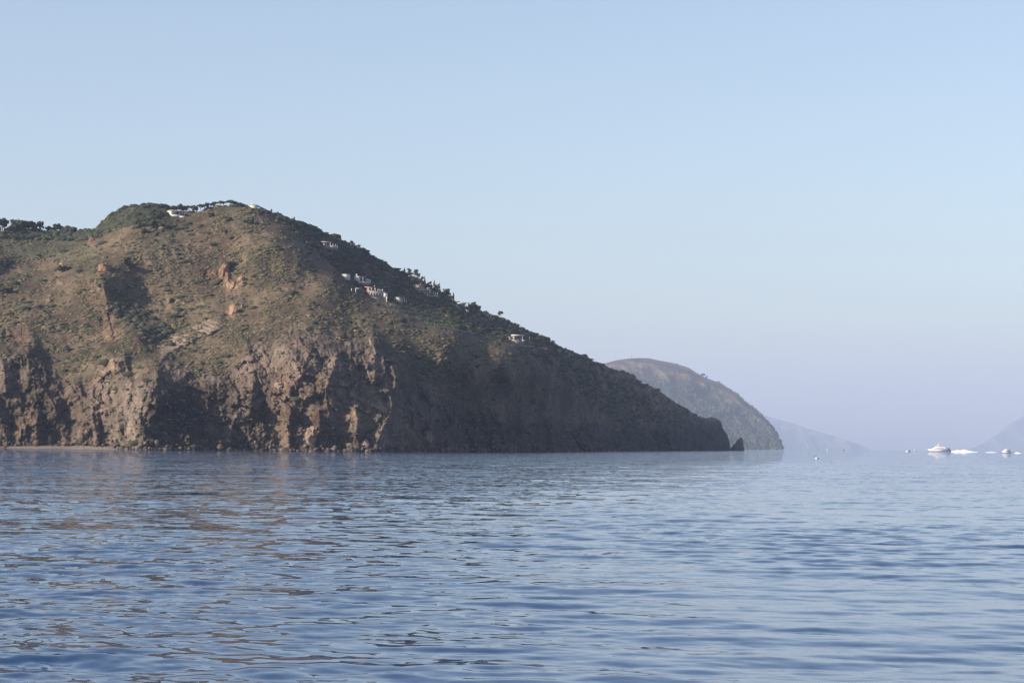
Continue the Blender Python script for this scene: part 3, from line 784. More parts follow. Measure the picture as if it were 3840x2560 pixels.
for px, top, base, wp, kd, lb in [
    (1506,1012,1038,22,'round','low tree at the left end of the tall ridge grove'),
    (1516,1003,1040,16,'cone','thin pointed tree at the left end of the tall ridge grove'),
    (1536,1001,1052,24,'round','first tall round headed tree of the ridge grove'),
    (1559,1002,1058,22,'round','second tall round headed tree of the ridge grove'),
    (1568,1014,1062,16,'round','slender tree right against the second round headed tree'),
    (1580,1030,1070,20,'round','bushy tree stepping down right of the round headed pair'),
    (1592,1035,1074,14,'cone','pointed tree right of the stepping bushy tree'),
    (1548,1030,1072,40,'round','dark understorey tree below the two round headed trees'),
    (1612,1052,1090,26,'round','wide dark tree right above the pink house'),
    (1628,1050,1092,15,'cone','sharp pointed cypress right of the pink house'),
    (1638,1062,1100,24,'round','dark tree behind the white pillars right of the pink house'),
    (1647,1060,1100,14,'cone','leaning pointed tree at the right of the pink house pillars'),
    (1672,1078,1122,34,'round','big dark tree with a ragged right side by the cypresses')]:
    tree('tall_tree', lb, px, top, base, wp, kd, DG, g, lean=.0)
g = 'cypresses above the angular white house'
for px, top, base, wp, lb in [(1682,1103,1132,9,'leftmost and thinnest cypress above the angular white house'),(1690,1099,1134,10,'middle cypress above the angular white house'),(1700,1097,1140,16,'thickest cypress, nearest to the angular white house')]:
    tree('cypress', lb, px, top, base, wp, 'cone', DG, g)
tree('round_tree', 'big round dark tree right of the angular white house', 1774, 1130, 1166, 36, 'round', DG, trunk_frac=.02)
tree('round_tree', 'small dark bush on the ridge right of the big round tree', 1801, 1160, 1174, 12, 'round', DG, cat='bush', trunk_frac=.02)
tree('ridge_tree', 'lone small tree with a bare trunk silhouetted on the falling ridge', 1875, 1166, 1194, 24, 'round', DG, trunk_frac=.45)
for px, top, base, wp, lb in [(1962,1226,1240,16,'pointed bush on the ridge above the lowest white house'),(2054,1263,1280,14,'round bush overhanging a notch in the lower ridge'),
    (2075,1274,1284,12,'small bush right of the notch in the lower ridge'),(2122,1301,1318,12,'tufted bush on the ridge beyond the grey terraces'),
    (2424,1441,1452,8,'single black bush dotting the ridge against the far island'),(1340,916,930,22,'round bush on the upper ridge right of the porch house'),
    (1323,900,928,26,'dark domed bush on the upper ridge, left of its neighbour'),(1358,926,952,34,'large dark bush crowning the steep step of the upper ridge')]:
    tree('ridge_bush', lb, px, top, base, wp, 'round', DG, 'bushes along the ridge', 'bush', trunk_frac=.02)
g = 'large bushes on the sunlit slope'
for px, top, base, wp, lb in [(484,962,1006,58,'big round dark bush right of the flat topped rock'),(246,994,1018,58,'wide dark bush on the left slope left of the flat topped rock'),
    (18,1078,1100,44,'dark bush on the slope at the left edge'),(514,820,850,36,'dark bush below the pine wood, left of the villa'),(545,832,850,30,'low bush under the pine wood edge'),
    (580,822,858,46,'large rounded bush down the slope left of the villa'),(648,836,862,38,'olive bush on the slope directly below the villa'),(612,838,856,26,'small bush between the two larger ones below the villa'),
    (545,852,884,34,'lowest bush of the cluster below the pine wood'),(840,860,876,30,'dark oval bush on the upper slope below the crest pines'),(870,884,898,26,'dark bush on the upper middle of the sunlit slope'),
    (802,908,930,26,'dark bush at the left end of a bush line on the slope'),(675,963,982,24,'isolated dark bush in the middle of the slope'),(790,795,816,30,'dark bush right of the white summit villa'),
    (860,815,832,34,'bush below the bare patch under the crest'),(875,980,1000,50,'bush topping the tall orange crag'),(820,1045,1066,34,'green bush left at the foot of the tall orange crag'),
    (930,820,838,50,'dark bush patch right of centre below the summit'),(1460,1113,1135,26,'round dark bush left of the small white cube house'),(1310,1035,1050,20,'bush between the two upper white buildings'),
    (2010,1268,1280,34,'yellow green bush right of the lowest white house')]:
    tree('bush', lb, px, top, base, wp, 'round', MG if 'olive' in lb or 'green' in lb else DG, g, 'bush', trunk_frac=.0, dd=1)
# dense masses
def mass(name, label, poly_px, poly_top, poly_bot, n, size, tint, seed, cat, over=6, dd=0):
    r = np.random.default_rng(seed)
    px = r.uniform(poly_px[0], poly_px[-1], n); t = np.interp(px, poly_px, poly_top); b = np.interp(px, poly_px, poly_bot)
    py = t+(b-t)*r.uniform(0, 1, n)**.9
    gy = np.maximum(py, np.interp(px, LAND.pxs, LAND.ry)+1)
    D = landD(px, gy)+dd; P = ray_point(px, py+over, D)
    s = r.uniform(.6, 1.25, n)*size
    V, Fc = blobs(P, s, s*r.uniform(.55, .95, n), ICO1, .24, r)
    lo = r.uniform(.55, 1.55, (n, 1)); col = np.repeat(np.array(tint)*lo, len(ICO1[0]), 0)
    o = mesh_np(name, V, Fc, foliage, None, False, {'tint': col}); tag(o, label, cat, kind='stuff')
mass('pine_wood', 'dense dark pine wood covering the rounded shoulder left of the villa', [376,400,430,472,510,561,606,640], [846,822,802,776,766,767,771,780], [866,858,852,848,838,822,812,800], 520, 2.3, (.034,.038,.024), 1, 'wood', 4)
mass('saddle_thicket', 'dark thicket below the saddle trees on the far left', [-60,0,100,230,290,380], [874,872,872,870,870,862], [893,893,900,902,905,888], 520, 1.7, (.034,.040,.025), 2, 'thicket', -2)
mass('saddle_bushes', 'uneven tall bushes filling the gaps under the saddle trees', [20,60,110,170,215,290], [862,855,856,860,852,866], [872,872,872,874,870,870], 42, 1.9, (.032,.038,.024), 12, 'bushes', -3)
mass('ridge_thicket', 'dark leafy thicket along the upper right ridge', [1040,1100,1180,1243,1310,1372,1432,1495], [812,828,858,886,920,952,982,1022], [824,848,892,925,950,980,1000,1050], 420, 1.7, (.036,.041,.026), 3, 'thicket', 0)
mass('grove_undergrowth', 'dark undergrowth between the ridge houses', [1495,1560,1640,1706,1791,1900,2000,2120], [1024,1050,1092,1132,1164,1200,1252,1316], [1065,1110,1140,1165,1200,1240,1262,1320], 520, 1.7, (.033,.042,.024), 4, 'undergrowth', 2)
mass('gully_scrub', 'dark green scrub filling the shaded gully of the left slope', [430,500,560,640], [1080,1130,1180,1240], [1180,1230,1290,1250], 150, 1.7, (.036,.040,.027), 5, 'scrub', 0)
# vineyard strips
vine_m = plain('vine_leaves', (.07, .12, .035), .9, .35, 1.2)
VT = ['uppermost green vine row below the white cube house', 'second green vine row on the terraces', 'short bright green vine row in the middle of the terraces', 'lowest and longest green vine row trailing down the slope']
wallm = plain('terrace_stone', (.17, .15, .14), .95, .25, .8, .3)
for k, ln in enumerate(TERR):
    r = np.random.default_rng(60+k); ln = np.array(ln, float); n = 120 if k < 3 else 170
    px = np.sort(r.uniform(ln[0, 0], ln[-1, 0], n)); py = np.interp(px, ln[:, 0], ln[:, 1])+r.uniform(-4, 2, n)
    P = ray_point(px, py, landD(px, py)-1.2)
    V, Fc = blobs(P, r.uniform(.4, .8, n), r.uniform(.35, .65, n), ICO0, .3, r)
    col = np.array((.055, .082, .034))*r.uniform(.6, 1.4, (n, 1))
    o = mesh_np('vine_row', V, Fc, foliage, None, False, {'tint': np.repeat(col, 12, 0)}); tag(o, VT[k], 'vines', 'vine rows on the terraces', 'stuff')
def ribbon_wall(name, label, line, hpx, mat, thick=.7, dd=-1.2, cat='wall', group=None):
    """free-standing wall: line = top edge pixels"""
    ln = np.array(line, float); n = max(2, int((ln[-1, 0]-ln[0, 0])/6)+1)
    px = np.linspace(ln[0, 0], ln[-1, 0], n); py = np.interp(px, ln[:, 0], ln[:, 1]); D = landD(px, py+hpx*.6)+dd
    k = np.ones(3)/3; Dp = np.convolve(np.pad(D, 1, 'edge'), k, 'valid')
    T = ray_point(px, py, Dp); B = ray_point(px, py+hpx, Dp)
    T2 = T+np.array([0, thick, 0]); B2 = B+np.array([0, thick, 0]); B[:, 2] -= .6; B2[:, 2] -= .6
    V = np.stack([B, T, T2, B2], 1).reshape(-1, 3); Fq = []
    for i in range(n-1):
        for a in range(4):
            c = (a+1) % 4; Fq.append((4*i+a, 4*i+4+a, 4*i+4+c, 4*i+c))
    Fq += [(0, 1, 2, 3), (4*n-1, 4*n-2, 4*n-3, 4*n-4)]
    o = mesh_np(name, V, Fq, mat); tag(o, label, cat, group); return o
g = 'dry stone terrace walls'
ribbon_wall('terrace_wall', 'grey terrace wall under the uppermost vine row', [(1490,1160),(1560,1170),(1640,1185)], 9, wallm, group=g)
ribbon_wall('terrace_wall', 'grey terrace wall under the second vine row', [(1560,1186),(1650,1199)], 7, wallm, group=g)
ribbon_wall('terrace_wall', 'grey terrace wall under the lowest vine row', [(1630,1224),(1740,1240),(1800,1250)], 7, wallm, group=g)
ribbon_wall('terrace_wall', 'long grey terrace wall below the lowest white house', [(1925,1290),(1990,1296),(2060,1306)], 9, wallm, group=g)
ribbon_wall('terrace_wall', 'pale grey sloping terrace bank near the ridge end of the houses', [(2085,1307),(2120,1312),(2140,1325)], 16, wallm, group=g)
ribbon_wall('terrace_wall', 'thin pale terrace edge running right from the lowest white house', [(1985,1307),(2050,1310)], 4, wallm, group=g)
ribbon_wall('terrace_wall', 'beige square terrace wall below the small white cube house', [(1463,1138),(1486,1140)], 10, plain('beige_wall', (.38,.31,.22), .9, .1), group=g)
ribbon_wall('terrace_wall', 'grey terrace wall right of the beige square wall', [(1488,1142),(1560,1154)], 7, wallm, group=g)

# ------------------------------------------------------------------ houses
white = plain('white_plaster', (.56, .54, .50), .85, .06, .5)
shadow_white = white
cream = plain('cream_plaster', (.62, .54, .42), .85, .08, .5)
pink = plain('pink_plaster', (.34, .265, .235), .85, .1, .5)
terra = plain('terracotta', (.30, .145, .10), .85, .2, 1.5)
tile = plain('roof_tiles', (.36, .19, .13), .85, .2, 2.)
roofg = plain('grey_roof', (.30, .26, .23), .9, .15, 1.)
darkw = plain('dark_opening', (.03, .035, .04), .3, .1)
greyw = plain('grey_rubble_wall', (.22, .20, .185), .95, .25, .9, .3)
class House:
    def __init__(s, name, label, px, py, yaw, cat='house', dd=0., group='houses on the headland'):
        s.o = bpy.data.objects.new(name, None); C.objects.link(s.o); s.o.location = ground(px, py, dd); s.o.rotation_euler = (0, 0, R(yaw))
        s.m = float(landD(px, py)+dd)/F; tag(s.o, label, cat, group)
    def box(s, name, x, y, z, mat, parent=None, label=None):
        """all in photo pixels at the house's distance"""
        k = s.m; V, Fq = box_arrays(x[0]*k, x[1]*k, y[0]*k, y[1]*k, z[0]*k, z[1]*k)
        o = mesh_np(name, V, Fq, mat, parent or s.o)
        if label: o['label'] = label
        return o
    def pillars(s, xs, y, z, mat, w=1.6, name='pillar', zs=None):
        for i, x in enumerate(xs):
            zz = zs[i] if zs else z
            s.box(name, (x-w/2, x+w/2), (y-w/2, y+w/2), zz, mat)
    def window(s, x, z, y=0, glass=darkw):
        f = s.box('window', (x[0]-.7, x[1]+.7), (y-.35, y+.3), (z[0]-.7, z[1]+.7), white)
        s.box('pane', x, (y-.5, y+.25), z, glass, f)
    def side_window(s, y, z, x=0):
        f = s.box('window', (x-.35, x+.3), (y[0]-.6, y[1]+.6), (z[0]-.6, z[1]+.6), white)
        s.box('pane', (x-.5, x+.2), y, z, darkw, f)
YW = 34
# 1 villa at the summit : origin = front left corner (px 641, base 809)
h = House('villa', 'white flat roofed villa with a pillared porch beside the summit pines', 641, 809, YW, dd=-2)
h.box('wall', (0, 46), (14, 62), (-6, 18), white)
h.box('wall', (0, 14), (0, 14), (-6, 18), white)
h.side_window((46, 50), (3, 8)); h.side_window((16, 19), (8, 14)); h.side_window((24, 26), (8, 14))
h.box('porch_roof', (-3, 56), (-3, 17), (18.5, 20.9), cream)
h.box('roof', (-1, 47), (17.5, 63), (18.6, 20.3), white)
h.pillars([3, 17, 33, 45, 54], 0, (5, 18.45), white, 2.6)
h.box('parapet', (2, 56), (-2, 0), (-4, 5), white)
h.window((20, 26), (6, 15), 14); h.window((31, 37), (6, 15), 14)
ch = h.box('chimney', (42, 46), (22, 26), (20, 26), white)
h.box('lower_block', (32, 64), (-9, -2.3), (-13, 1), white); h.box('window', (46, 56), (-9.4, -9.05), (-9, -6), darkw)
h.box('terrace_wall', (-4, -.2), (48, 76), (-8, -2), white)
# 2 domed house
h = House('domed_house', 'beige house with a small white dome and finial on the summit', 966, 787, 30, dd=2)
h.box('wall', (-24, 0), (0, 20), (-12, 17), cream)
h.box('roof', (-26, 2), (-1.5, 22), (17.05, 18.3), roofg)
r_ = 5.4*h.m
Vd, Fd = [], []
for i in range(7):
    a = i/6*math.pi/2
    for j in range(14):
        t_ = 2*math.pi*j/14; Vd.append((-17*h.m+math.cos(a)*r_*math.cos(t_), 9*h.m+math.cos(a)*r_*math.sin(t_), 18.2*h.m+math.sin(a)*r_*1.0))
for i in range(6):
    for j in range(14): Fd.append((i*14+j, i*14+(j+1) % 14, (i+1)*14+(j+1) % 14, (i+1)*14+j))
dm = mesh_np('dome', Vd, Fd, white, h.o, True)
h.box('finial', (-17.8, -16.2), (8.2, 9.8), (23, 28.5), white, dm)
h.box('wing', (0.3, 26), (3, 16), (-12, 7), greyw)
Vp, Fp = box_arrays(0, 40*h.m, 1*h.m, 18*h.m, 0, 1.3*h.m)
Vp = [(x, y, z+16*h.m-x*.36) for x, y, z in Vp]
mesh_np('sloping_roof', Vp, Fp, roofg, h.o)
h.pillars([30, 37], 3, None, cream, 1.5, zs=[(-14, 6), (-16, 3)])
h.box('terrace', (24, 50), (0, 8), (-19, -14), cream)
# 3 upper right porch house
h = House('porch_house', 'shaded porch house with a flat white roof high under the ridge', 1212, 924, 12, dd=-2)
h.box('wall', (0, 30), (8, 22), (-3, 16), pink); h.box('porch_roof', (-6, 32), (-2, 24), (16.3, 18.6), white)
h.pillars([1, 27], 0, (2, 16.2), white, 1.8); h.window((6, 11), (4, 12), 8); h.window((16, 22), (4, 12), 8)
h.box('parapet', (24, 46), (-2, -.4), (0, 3), white)
h.pillars([37, 47, 53], 0, None, white, 1.7, zs=[(0, 11), (-3, 9), (-14, 3)])
h.box('retaining_wall', (6, 52), (-3, -2.1), (-12, -.2), greyw)
# 4 upper white pair
h = House('outbuilding', 'plain low white outbuilding left of the chimneyed white house', 1290, 1040, 30, dd=-3)
h.box('wall', (-2, 26), (0, 22), (-10, 12), white); h.box('roof', (-3, 27), (-1, 23), (12.05, 13.2), white); h.side_window((8, 11), (2, 7), -2)
h = House('white_house', 'white house with chimney and stepped porch pillars above the pink villa', 1338, 1056, 28, dd=-2)
h.box('wall', (-2, 14), (0, 24), (-6, 22), white); h.side_window((8, 12), (8, 14), -2)
h.box('chimney', (-2.5, 2), (-.8, 4), (22, 29), white)
h.box('porch_roof', (14.2, 36), (-1, 12), (17.5, 19.5), roofg); h.box('wall', (14.2, 30), (8, 20), (-4, 17), pink)
h.window((18, 24), (4, 12), 8)
h.pillars([25], 0, (2, 17.4), white, 3.2); h.box('parapet', (2, 56), (-3, -1), (-4, 1.5), white)
h.pillars([38, 44, 49, 55], -1, None, white, 1.6, zs=[(1, 14), (0, 12), (-1, 11), (-9, 10)])
h.box('retaining_wall', (-4, 52), (-4, -3.2), (-13, -4.3), greyw)
# 5 pink villa
h = House('pink_villa', 'largest hillside villa with red tiled roof and terracotta walls', 1384, 1106, 24, dd=-4)
h.box('lower_wall', (-2, 2), (0, 32), (-7, 16), terra)
h.box('lower_storey', (2.2, 62), (0, 30), (-6, 12), pink)
for q in (6, 17, 28, 39, 50): h.window((q, q+6), (-1, 8), 0)
h.box('terrace_parapet', (-3, 64), (-1.5, 0), (12.2, 15), white)
h.box('upper_wall', (2, 24), (14, 30), (12, 27), terra)
h.window((6, 11), (15, 23), 14); h.window((15, 20), (15, 23), 14)
Vp = [(-6, 8, 27.5), (26, 8, 27.5), (26, 34, 31), (-6, 34, 31), (-6, 8, 29), (26, 8, 29), (26, 34, 34), (-6, 34, 34)]
mesh_np('tiled_roof', [tuple(c*h.m for c in v) for v in Vp], [(0, 3, 2, 1), (4, 5, 6, 7), (0, 1, 5, 4), (1, 2, 6, 5), (2, 3, 7, 6), (3, 0, 4, 7)], tile, h.o)
h.pillars([-2, 10, 25], 3, (15, 27.4), white, 2.6); h.box('chimney', (23, 25.5), (6, 9), (33, 37), white)
h.pillars([36, 43, 48, 54], 0, None, white, 2.0, zs=[(15, 24), (15, 23), (15, 22), (13, 24)])
h.box('stair_wall', (58, 74), (-3, -.2), (-10, 9), white)
h.box('retaining_wall', (-12, 66), (-6, -4), (-24, -7), greyw); h.box('buttress', (66.3, 69), (-9, -4), (-28, -5), white)
h = House('pergola', 'white pergola posts and beam left of the pink villa', 1334, 1098, 16, 'pergola', dd=-2, group=None)
h.pillars([-16, 0], 0, (-2, 16), white, 2.4, 'post'); h.box('beam', (-1, 24), (-1, 1), (16.2, 18), white); h.box('bench_wall', (-26, 2), (-5, -3), (-5, -1), white)
# 6 small cube
h = House('cube_house', 'small white cube house with porch right of the pink villa', 1494, 1130, 34, dd=-3)
h.box('wall', (-1, 12), (0, 24), (-6, 15), white); h.box('roof', (-3, 15), (-2, 26), (15.1, 17), roofg); h.side_window((10, 14), (2, 9), -1)
h.box('porch_roof', (15.2, 30), (-2, 10), (13, 14.6), roofg); h.pillars([27], 0, (-4, 12.9), white, 2.6); h.pillars([36], 0, (-6, 8), white, 1.6); h.box('back_wall', (12.2, 24), (8, 16), (-6, 12), cream)
# 7 pink two storey
h = House('two_storey_house', 'pink two storey house with a wide white porch roof among the tall trees', 1574, 1100, 26, dd=-3)
h.box('upper_wall', (-14, 14), (8, 28), (10, 31), pink); h.box('roof', (-16, 24), (6, 30), (31.1, 33), pink); h.window((-6, -2), (16, 23), 8); h.window((4, 9), (14, 25), 8)
h.box('wall', (14.2, 24), (12, 28), (10, 31), terra); h.box('chimney', (8, 11), (14, 17), (33.1, 38), pink)
h.box('lower_wall', (-4, 40), (8.3, 26), (-8, 9.9), pink); h.box('porch_roof', (-6, 44), (-4, 8), (13, 15.4), white)
h.window((2, 7), (-3, 6), 8.3); h.window((14, 20), (-3, 6), 8.3); h.window((27, 32), (-3, 6), 8.3)
h.pillars([-3, 41], -2, (-2, 12.9), white, 2); h.pillars([33, 40], 4, (15.6, 24), white, 1.8)
h.pillars([50, 58, 66, 73], 0, None, white, 1.8, zs=[(0, 12), (-3, 9), (-6, 6), (-8, 5)], name='terrace_post')
h.box('terrace_rail', (48, 75), (-1, 0), (-8.5, -5.5), white)
h.box('retaining_wall', (-32, 44), (-8, -6), (-14, -3), greyw)
# 8 angular white
h = House('angular_house', 'angular white house below the cypresses', 1722, 1146, 12, dd=-2)
h.box('wall', (-12, 26), (4, 22), (-8, 9), white); 
Vp = [(-16, -3, 5), (28, -3, 9), (28, 24, 12), (-16, 24, 12), (-16, -3, 7), (28, -3, 11), (28, 24, 14), (-16, 24, 14)]
mesh_np('roof', [tuple(c*h.m for c in v) for v in Vp], [(0, 3, 2, 1), (4, 5, 6, 7), (0, 1, 5, 4), (1, 2, 6, 5), (2, 3, 7, 6), (3, 0, 4, 7)], white, h.o)
h.window((-4, 18), (-3, 4), 4); h.pillars([25, 33], -1, None, white, 2, zs=[(-8, 8.5), (-4, 10)]); h.box('pergola_roof', (28.2, 40), (-2, 10), (10, 12), roofg)
h = House('lower_annex', 'low white terrace annex under the angular white house', 1732, 1163, 8, dd=-2)
h.box('terrace_slab', (-10, 10), (-2, 10), (8, 11), white); h.box('wall', (-6, 8), (2, 10), (-2, 7.9), greyw); h.pillars([12, 18, 24], 0, None, white, 2.4, zs=[(-4, 4), (-6, 2), (-7, 0)]); h.window((-3, 4), (1, 6), 2)
# 9 stone house on the ridge
h = House('stone_house', 'brown stone house with a pergola on the ridge near the lone tree', 1812, 1183, 10, dd=-1)
h.box('wall', (-12, 6), (2, 14), (-6, 9), greyw); h.box('roof', (-14, 7), (0, 15), (9.1, 10.6), roofg); h.box('pergola_roof', (7.2, 32), (-2, 10), (6, 8), roofg); h.pillars([10, 29], 0, (-6, 5.9), cream, 1.6); h.box('back_wall', (12, 22), (6, 10), (-6, 5.9), cream)
h.window((-7, -2), (0, 5), 2)
# 10 lowest white
h = House('lowest_house', 'lowest white house with a long flat porch roof near the ridge end', 1924, 1282, 24, dd=-3)
h.box('wall', (4, 44), (8, 22), (-4, 22), pink); h.box('porch_roof', (0, 46), (-3, 20), (23, 28), white); h.box('lower_roof', (-14, -.3), (2, 16), (17, 19.5), roofg)
h.pillars([2, 38], -1, None, white, 2.2, zs=[(6, 22.9), (-8, 22.9)]); h.box('parapet', (-6, 24), (-4, -2), (4, 8), white); h.box('parapet', (36, 48), (-4, -2), (4, 9), white)
h.window((10, 17), (8, 18), 8); h.window((24, 31), (8, 18), 8); h.box('retaining_wall', (-8, 40), (-6, -4.3), (-10, 3.9), greyw)
h.box('extension', (-13, -1), (6, 16), (-4, 16.9), pink)
h = House('white_post', 'tiny white gate post beside the yellow green bush', 1986, 1272, 0, 'post', group=None); h.box('shaft', (-1.2, 1.2), (-1, 1), (-4, 9), white); h.box('cap', (-1.7, 1.7), (-1.5, 1.5), (9.1, 10.2), white)
h = House('far_porch', 'pale porch at the left photo edge under the leftmost pine', -2, 866, 10, dd=-8)
h.box('wall', (-14, 10), (6, 16), (-3, 14), cream); h.box('porch_roof', (-18, 18), (-3, 17), (14.1, 16), white); h.pillars([8, 14], -1, (-3, 14), white, 2); h.window((0, 5), (3, 10), 6)

# ------------------------------------------------------------------ far island and far headlands
def far_land(name, sil, D, run, kind, seed, rel=10, tree_n=0, smoothd=None):
    sil = np.array(sil, float); px = np.arange(sil[0, 0], sil[-1, 0]+.1, 3.); ry = np.interp(px, sil[:, 0], sil[:, 1]); nr = 90
    wy = horizon(px)+(CAMH+4)*F/D; ry = np.minimum(ry, wy-.4); t = np.linspace(0, 1, nr)[:, None]
    PX = np.broadcast_to(px, (nr, len(px))).copy(); PY = wy+(ry-wy)*t
    lat = (PX-px[0])*D/F
    D0 = D+run*t**1.1*((wy-ry)/(wy-ry).max())+.9*(lat-lat.mean())
    W = ray_point(PX, PY, D0); sc = D/1000.
    n = fbm(W[..., 0], W[..., 2]*.5, W[..., 1]*.3, 45*sc*.5, 5, True)
    D1 = D0-rel*n*sc*smooth(1.0, .9, t)
    P = ray_point(PX, PY, D1); back = []
    for dd, fz in [(.02, .97), (.06, .7), (.1, .2), (.12, -.05)]:
        B = ray_point(px, ry, D1[-1]+dd*D); B[:, 2] = np.where(P[-1, :, 2] > 0, P[-1, :, 2]*fz, P[-1, :, 2])-(8 if fz < 0 else 0); back.append(B)
    A = np.concatenate([P, np.array(back)], 0)
    wood = smooth(.86, .66, t+0*PX+.35*fbm(W[..., 0], W[..., 2], W[..., 1]*0, 120., 4)+.00012*(PX-2450)*-1)
    wood = np.concatenate([wood, np.repeat(wood[-1:], 4, 0)], 0)
    o = mesh_np(name, A.reshape(-1, 3), grid_faces(len(A), len(px)), None, None, False, {'wood': wood.ravel()})
    tag(o, kind='structure')
    m, tr, b = nodes(name+'_ground'); b.inputs['Roughness'].default_value = .95; b.inputs['Specular IOR Level'].default_value = .05
    N = tr.nodes; g = N.new('ShaderNodeNewGeometry'); nz = N.new('ShaderNodeTexNoise'); nz.inputs['Scale'].default_value = .008; nz.inputs['Detail'].default_value = 8; nz.inputs['Roughness'].default_value = .65
    tr.links.new(g.outputs['Position'], nz.inputs['Vector'])
    r1 = N.new('ShaderNodeValToRGB'); e = r1.color_ramp.elements; e[0].position = .35; e[0].color = (.03, .035, .022, 1); e[1].position = .68; e[1].color = (.19, .14, .09, 1); k = e.new(.5); k.color = (.095, .075, .052, 1)
    r2 = N.new('ShaderNodeValToRGB'); e = r2.color_ramp.elements; e[0].position = .35; e[0].color = (.02, .028, .016, 1); e[1].position = .7; e[1].color = (.07, .08, .045, 1)
    tr.links.new(nz.outputs['Fac'], r1.inputs[0]); tr.links.new(nz.outputs['Fac'], r2.inputs[0])
    a = N.new('ShaderNodeAttribute'); a.attribute_name = 'wood'; mx = N.new('ShaderNodeMix'); mx.data_type = 'RGBA'
    tr.links.new(a.outputs['Fac'], mx.inputs[0]); tr.links.new(r1.outputs[0], mx.inputs[6]); tr.links.new(r2.outputs[0], mx.inputs[7]); tr.links.new(mx.outputs[2], b.inputs['Base Color'])
    if kind != 'isl':  # haze painted in: paler, bluish base colours for the farthest land
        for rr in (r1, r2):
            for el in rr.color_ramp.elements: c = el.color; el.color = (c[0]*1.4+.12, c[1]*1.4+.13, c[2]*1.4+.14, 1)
    o.data.materials.append(m)
    return px, ry, D1, wy, nr
ISL = [(2180,1420),(2220,1385),(2270,1362),(2310,1350),(2345,1345),(2370,1343),(2400,1342),(2435,1343),(2470,1351),(2530,1362),(2580,1377),(2610,1396),(2640,1413),(2690,1432),(2720,1453),(2770,1484),(2800,1514),(2830,1534),(2860,1562),(2890,1594),(2915,1628),(2930,1660),(2937,1683),(2939,1692)]
ipx, iry, iD, iwy, inr = far_land('far_island', ISL, 7200, 1500, 'isl', 1, 20)
def isle_point(px, t):
    c = int(np.clip(np.searchsorted(ipx, px), 0, len(ipx)-1)); r = int(round(t*(inr-1)))
    return ray_point(ipx[c], iwy[c]+(iry[c]-iwy[c])*r/(inr-1), iD[r, c])
r = np.random.default_rng(77)
pts = []
for _ in range(3600):
    px = r.uniform(2330, 2932); t = r.uniform(.04, .74) if r.uniform() < .88 else r.uniform(.3, .85)
    pts.append(isle_point(px, t))
for _ in range(160): pts.append(isle_point(r.uniform(2690, 2932), 1.0))
pts = np.array(pts); s = r.uniform(2.8, 6, len(pts))
V, Fc = blobs(pts, s, s*1.15, ICO0, .35, r)
o = mesh_np('far_island_trees', V, Fc, foliage, None, False, {'tint': np.repeat(np.array((.04, .05, .03))*r.uniform(.6, 1.6, (len(pts), 1)), 12, 0)})
tag(o, 'hazy dark woods covering the lower flank of the distant island', 'woods', kind='stuff')
def far_tree(label, px, top, base, w):
    c = ray_point(px, base, iD[-1, int(np.clip(np.searchsorted(ipx, px), 0, len(ipx)-1))]); k = np.linalg.norm(c)/F
    t = bpy.data.objects.new('far_tree', None); C.objects.link(t); t.location = c; tag(t, label, 'tree', 'trees on the ridge of the far island')
    Vc, Fc_, col = crown('round', w*k, (base-top)*k*.8, np.random.default_rng(int(px)), DG); mesh_np('crown', Vc+np.array([0, 0, (base-top)*k*.2]), Fc_, foliage, t, False, {'tint': col})
    v, f = tube([(0, 0, -3), (0, 0, (base-top)*k*.5)], [1, .6]); mesh_np('trunk', v, f, bark, t)
far_tree('largest hazy tree on the upper ridge of the far island', 2636, 1399, 1417, 18)
far_tree('small hazy tree right beside the largest one on the far island ridge', 2648, 1407, 1422, 10)
far_tree('hazy tree low on the steep right edge of the far island', 2816, 1518, 1530, 12)
far_tree('hazy tree next down the steep right edge of the far island', 2832, 1532, 1545, 12)
far_tree('lowest hazy tree on the right edge of the far island', 2848, 1546, 1560, 10)
far_tree('small hazy tree on the middle of the far island ridge', 2540, 1362, 1369, 7)
# cross and chapel
cx = isle_point(2369, 1.0); k = np.linalg.norm(cx)/F
t = bpy.data.objects.new('summit_cross', None); C.objects.link(t); t.location = cx; tag(t, 'tall thin cross mast on the rounded top of the far island', 'cross')
V, Fq = box_arrays(-.9*k, .9*k, -.9*k, .9*k, -3*k, 14*k); mesh_np('shaft', V, Fq, roofg, t)
V, Fq = box_arrays(-2.2*k, 2.2*k, -.6*k, .6*k, 9.6*k, 11.2*k); mesh_np('crossbar', V, Fq, roofg, t)
cx = isle_point(2348, 1.0); t = bpy.data.objects.new('hilltop_chapel', None); C.objects.link(t); t.location = cx; tag(t, 'tiny white building on the top of the far island left of the cross', 'building')
V, Fq = box_arrays(-3.5*k, 3*k, 0, 5*k, -5*k, 3*k); mesh_np('wall', V, Fq, white, t)
V, Fq = box_arrays(1.2*k, 3.4*k, .5*k, 3*k, 3.05*k, 5*k); mesh_np('turret', V, Fq, white, t)
V, Fq = box_arrays(3.2*k, 12*k, 2*k, 4*k, -4*k, 1.2*k); mesh_np('low_wall', V, Fq, roofg, t)
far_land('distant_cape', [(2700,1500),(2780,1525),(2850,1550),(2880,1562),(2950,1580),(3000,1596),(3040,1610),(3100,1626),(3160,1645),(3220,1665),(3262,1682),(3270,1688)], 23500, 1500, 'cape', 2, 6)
far_land('distant_mountain', [(3600,1689),(3640,1682),(3680,1662),(3720,1637),(3780,1594),(3840,1556),(3920,1510),(4040,1470),(4200,1500),(4400,1600),(4500,1700)], 26000, 2000, 'mtn', 3, 5)

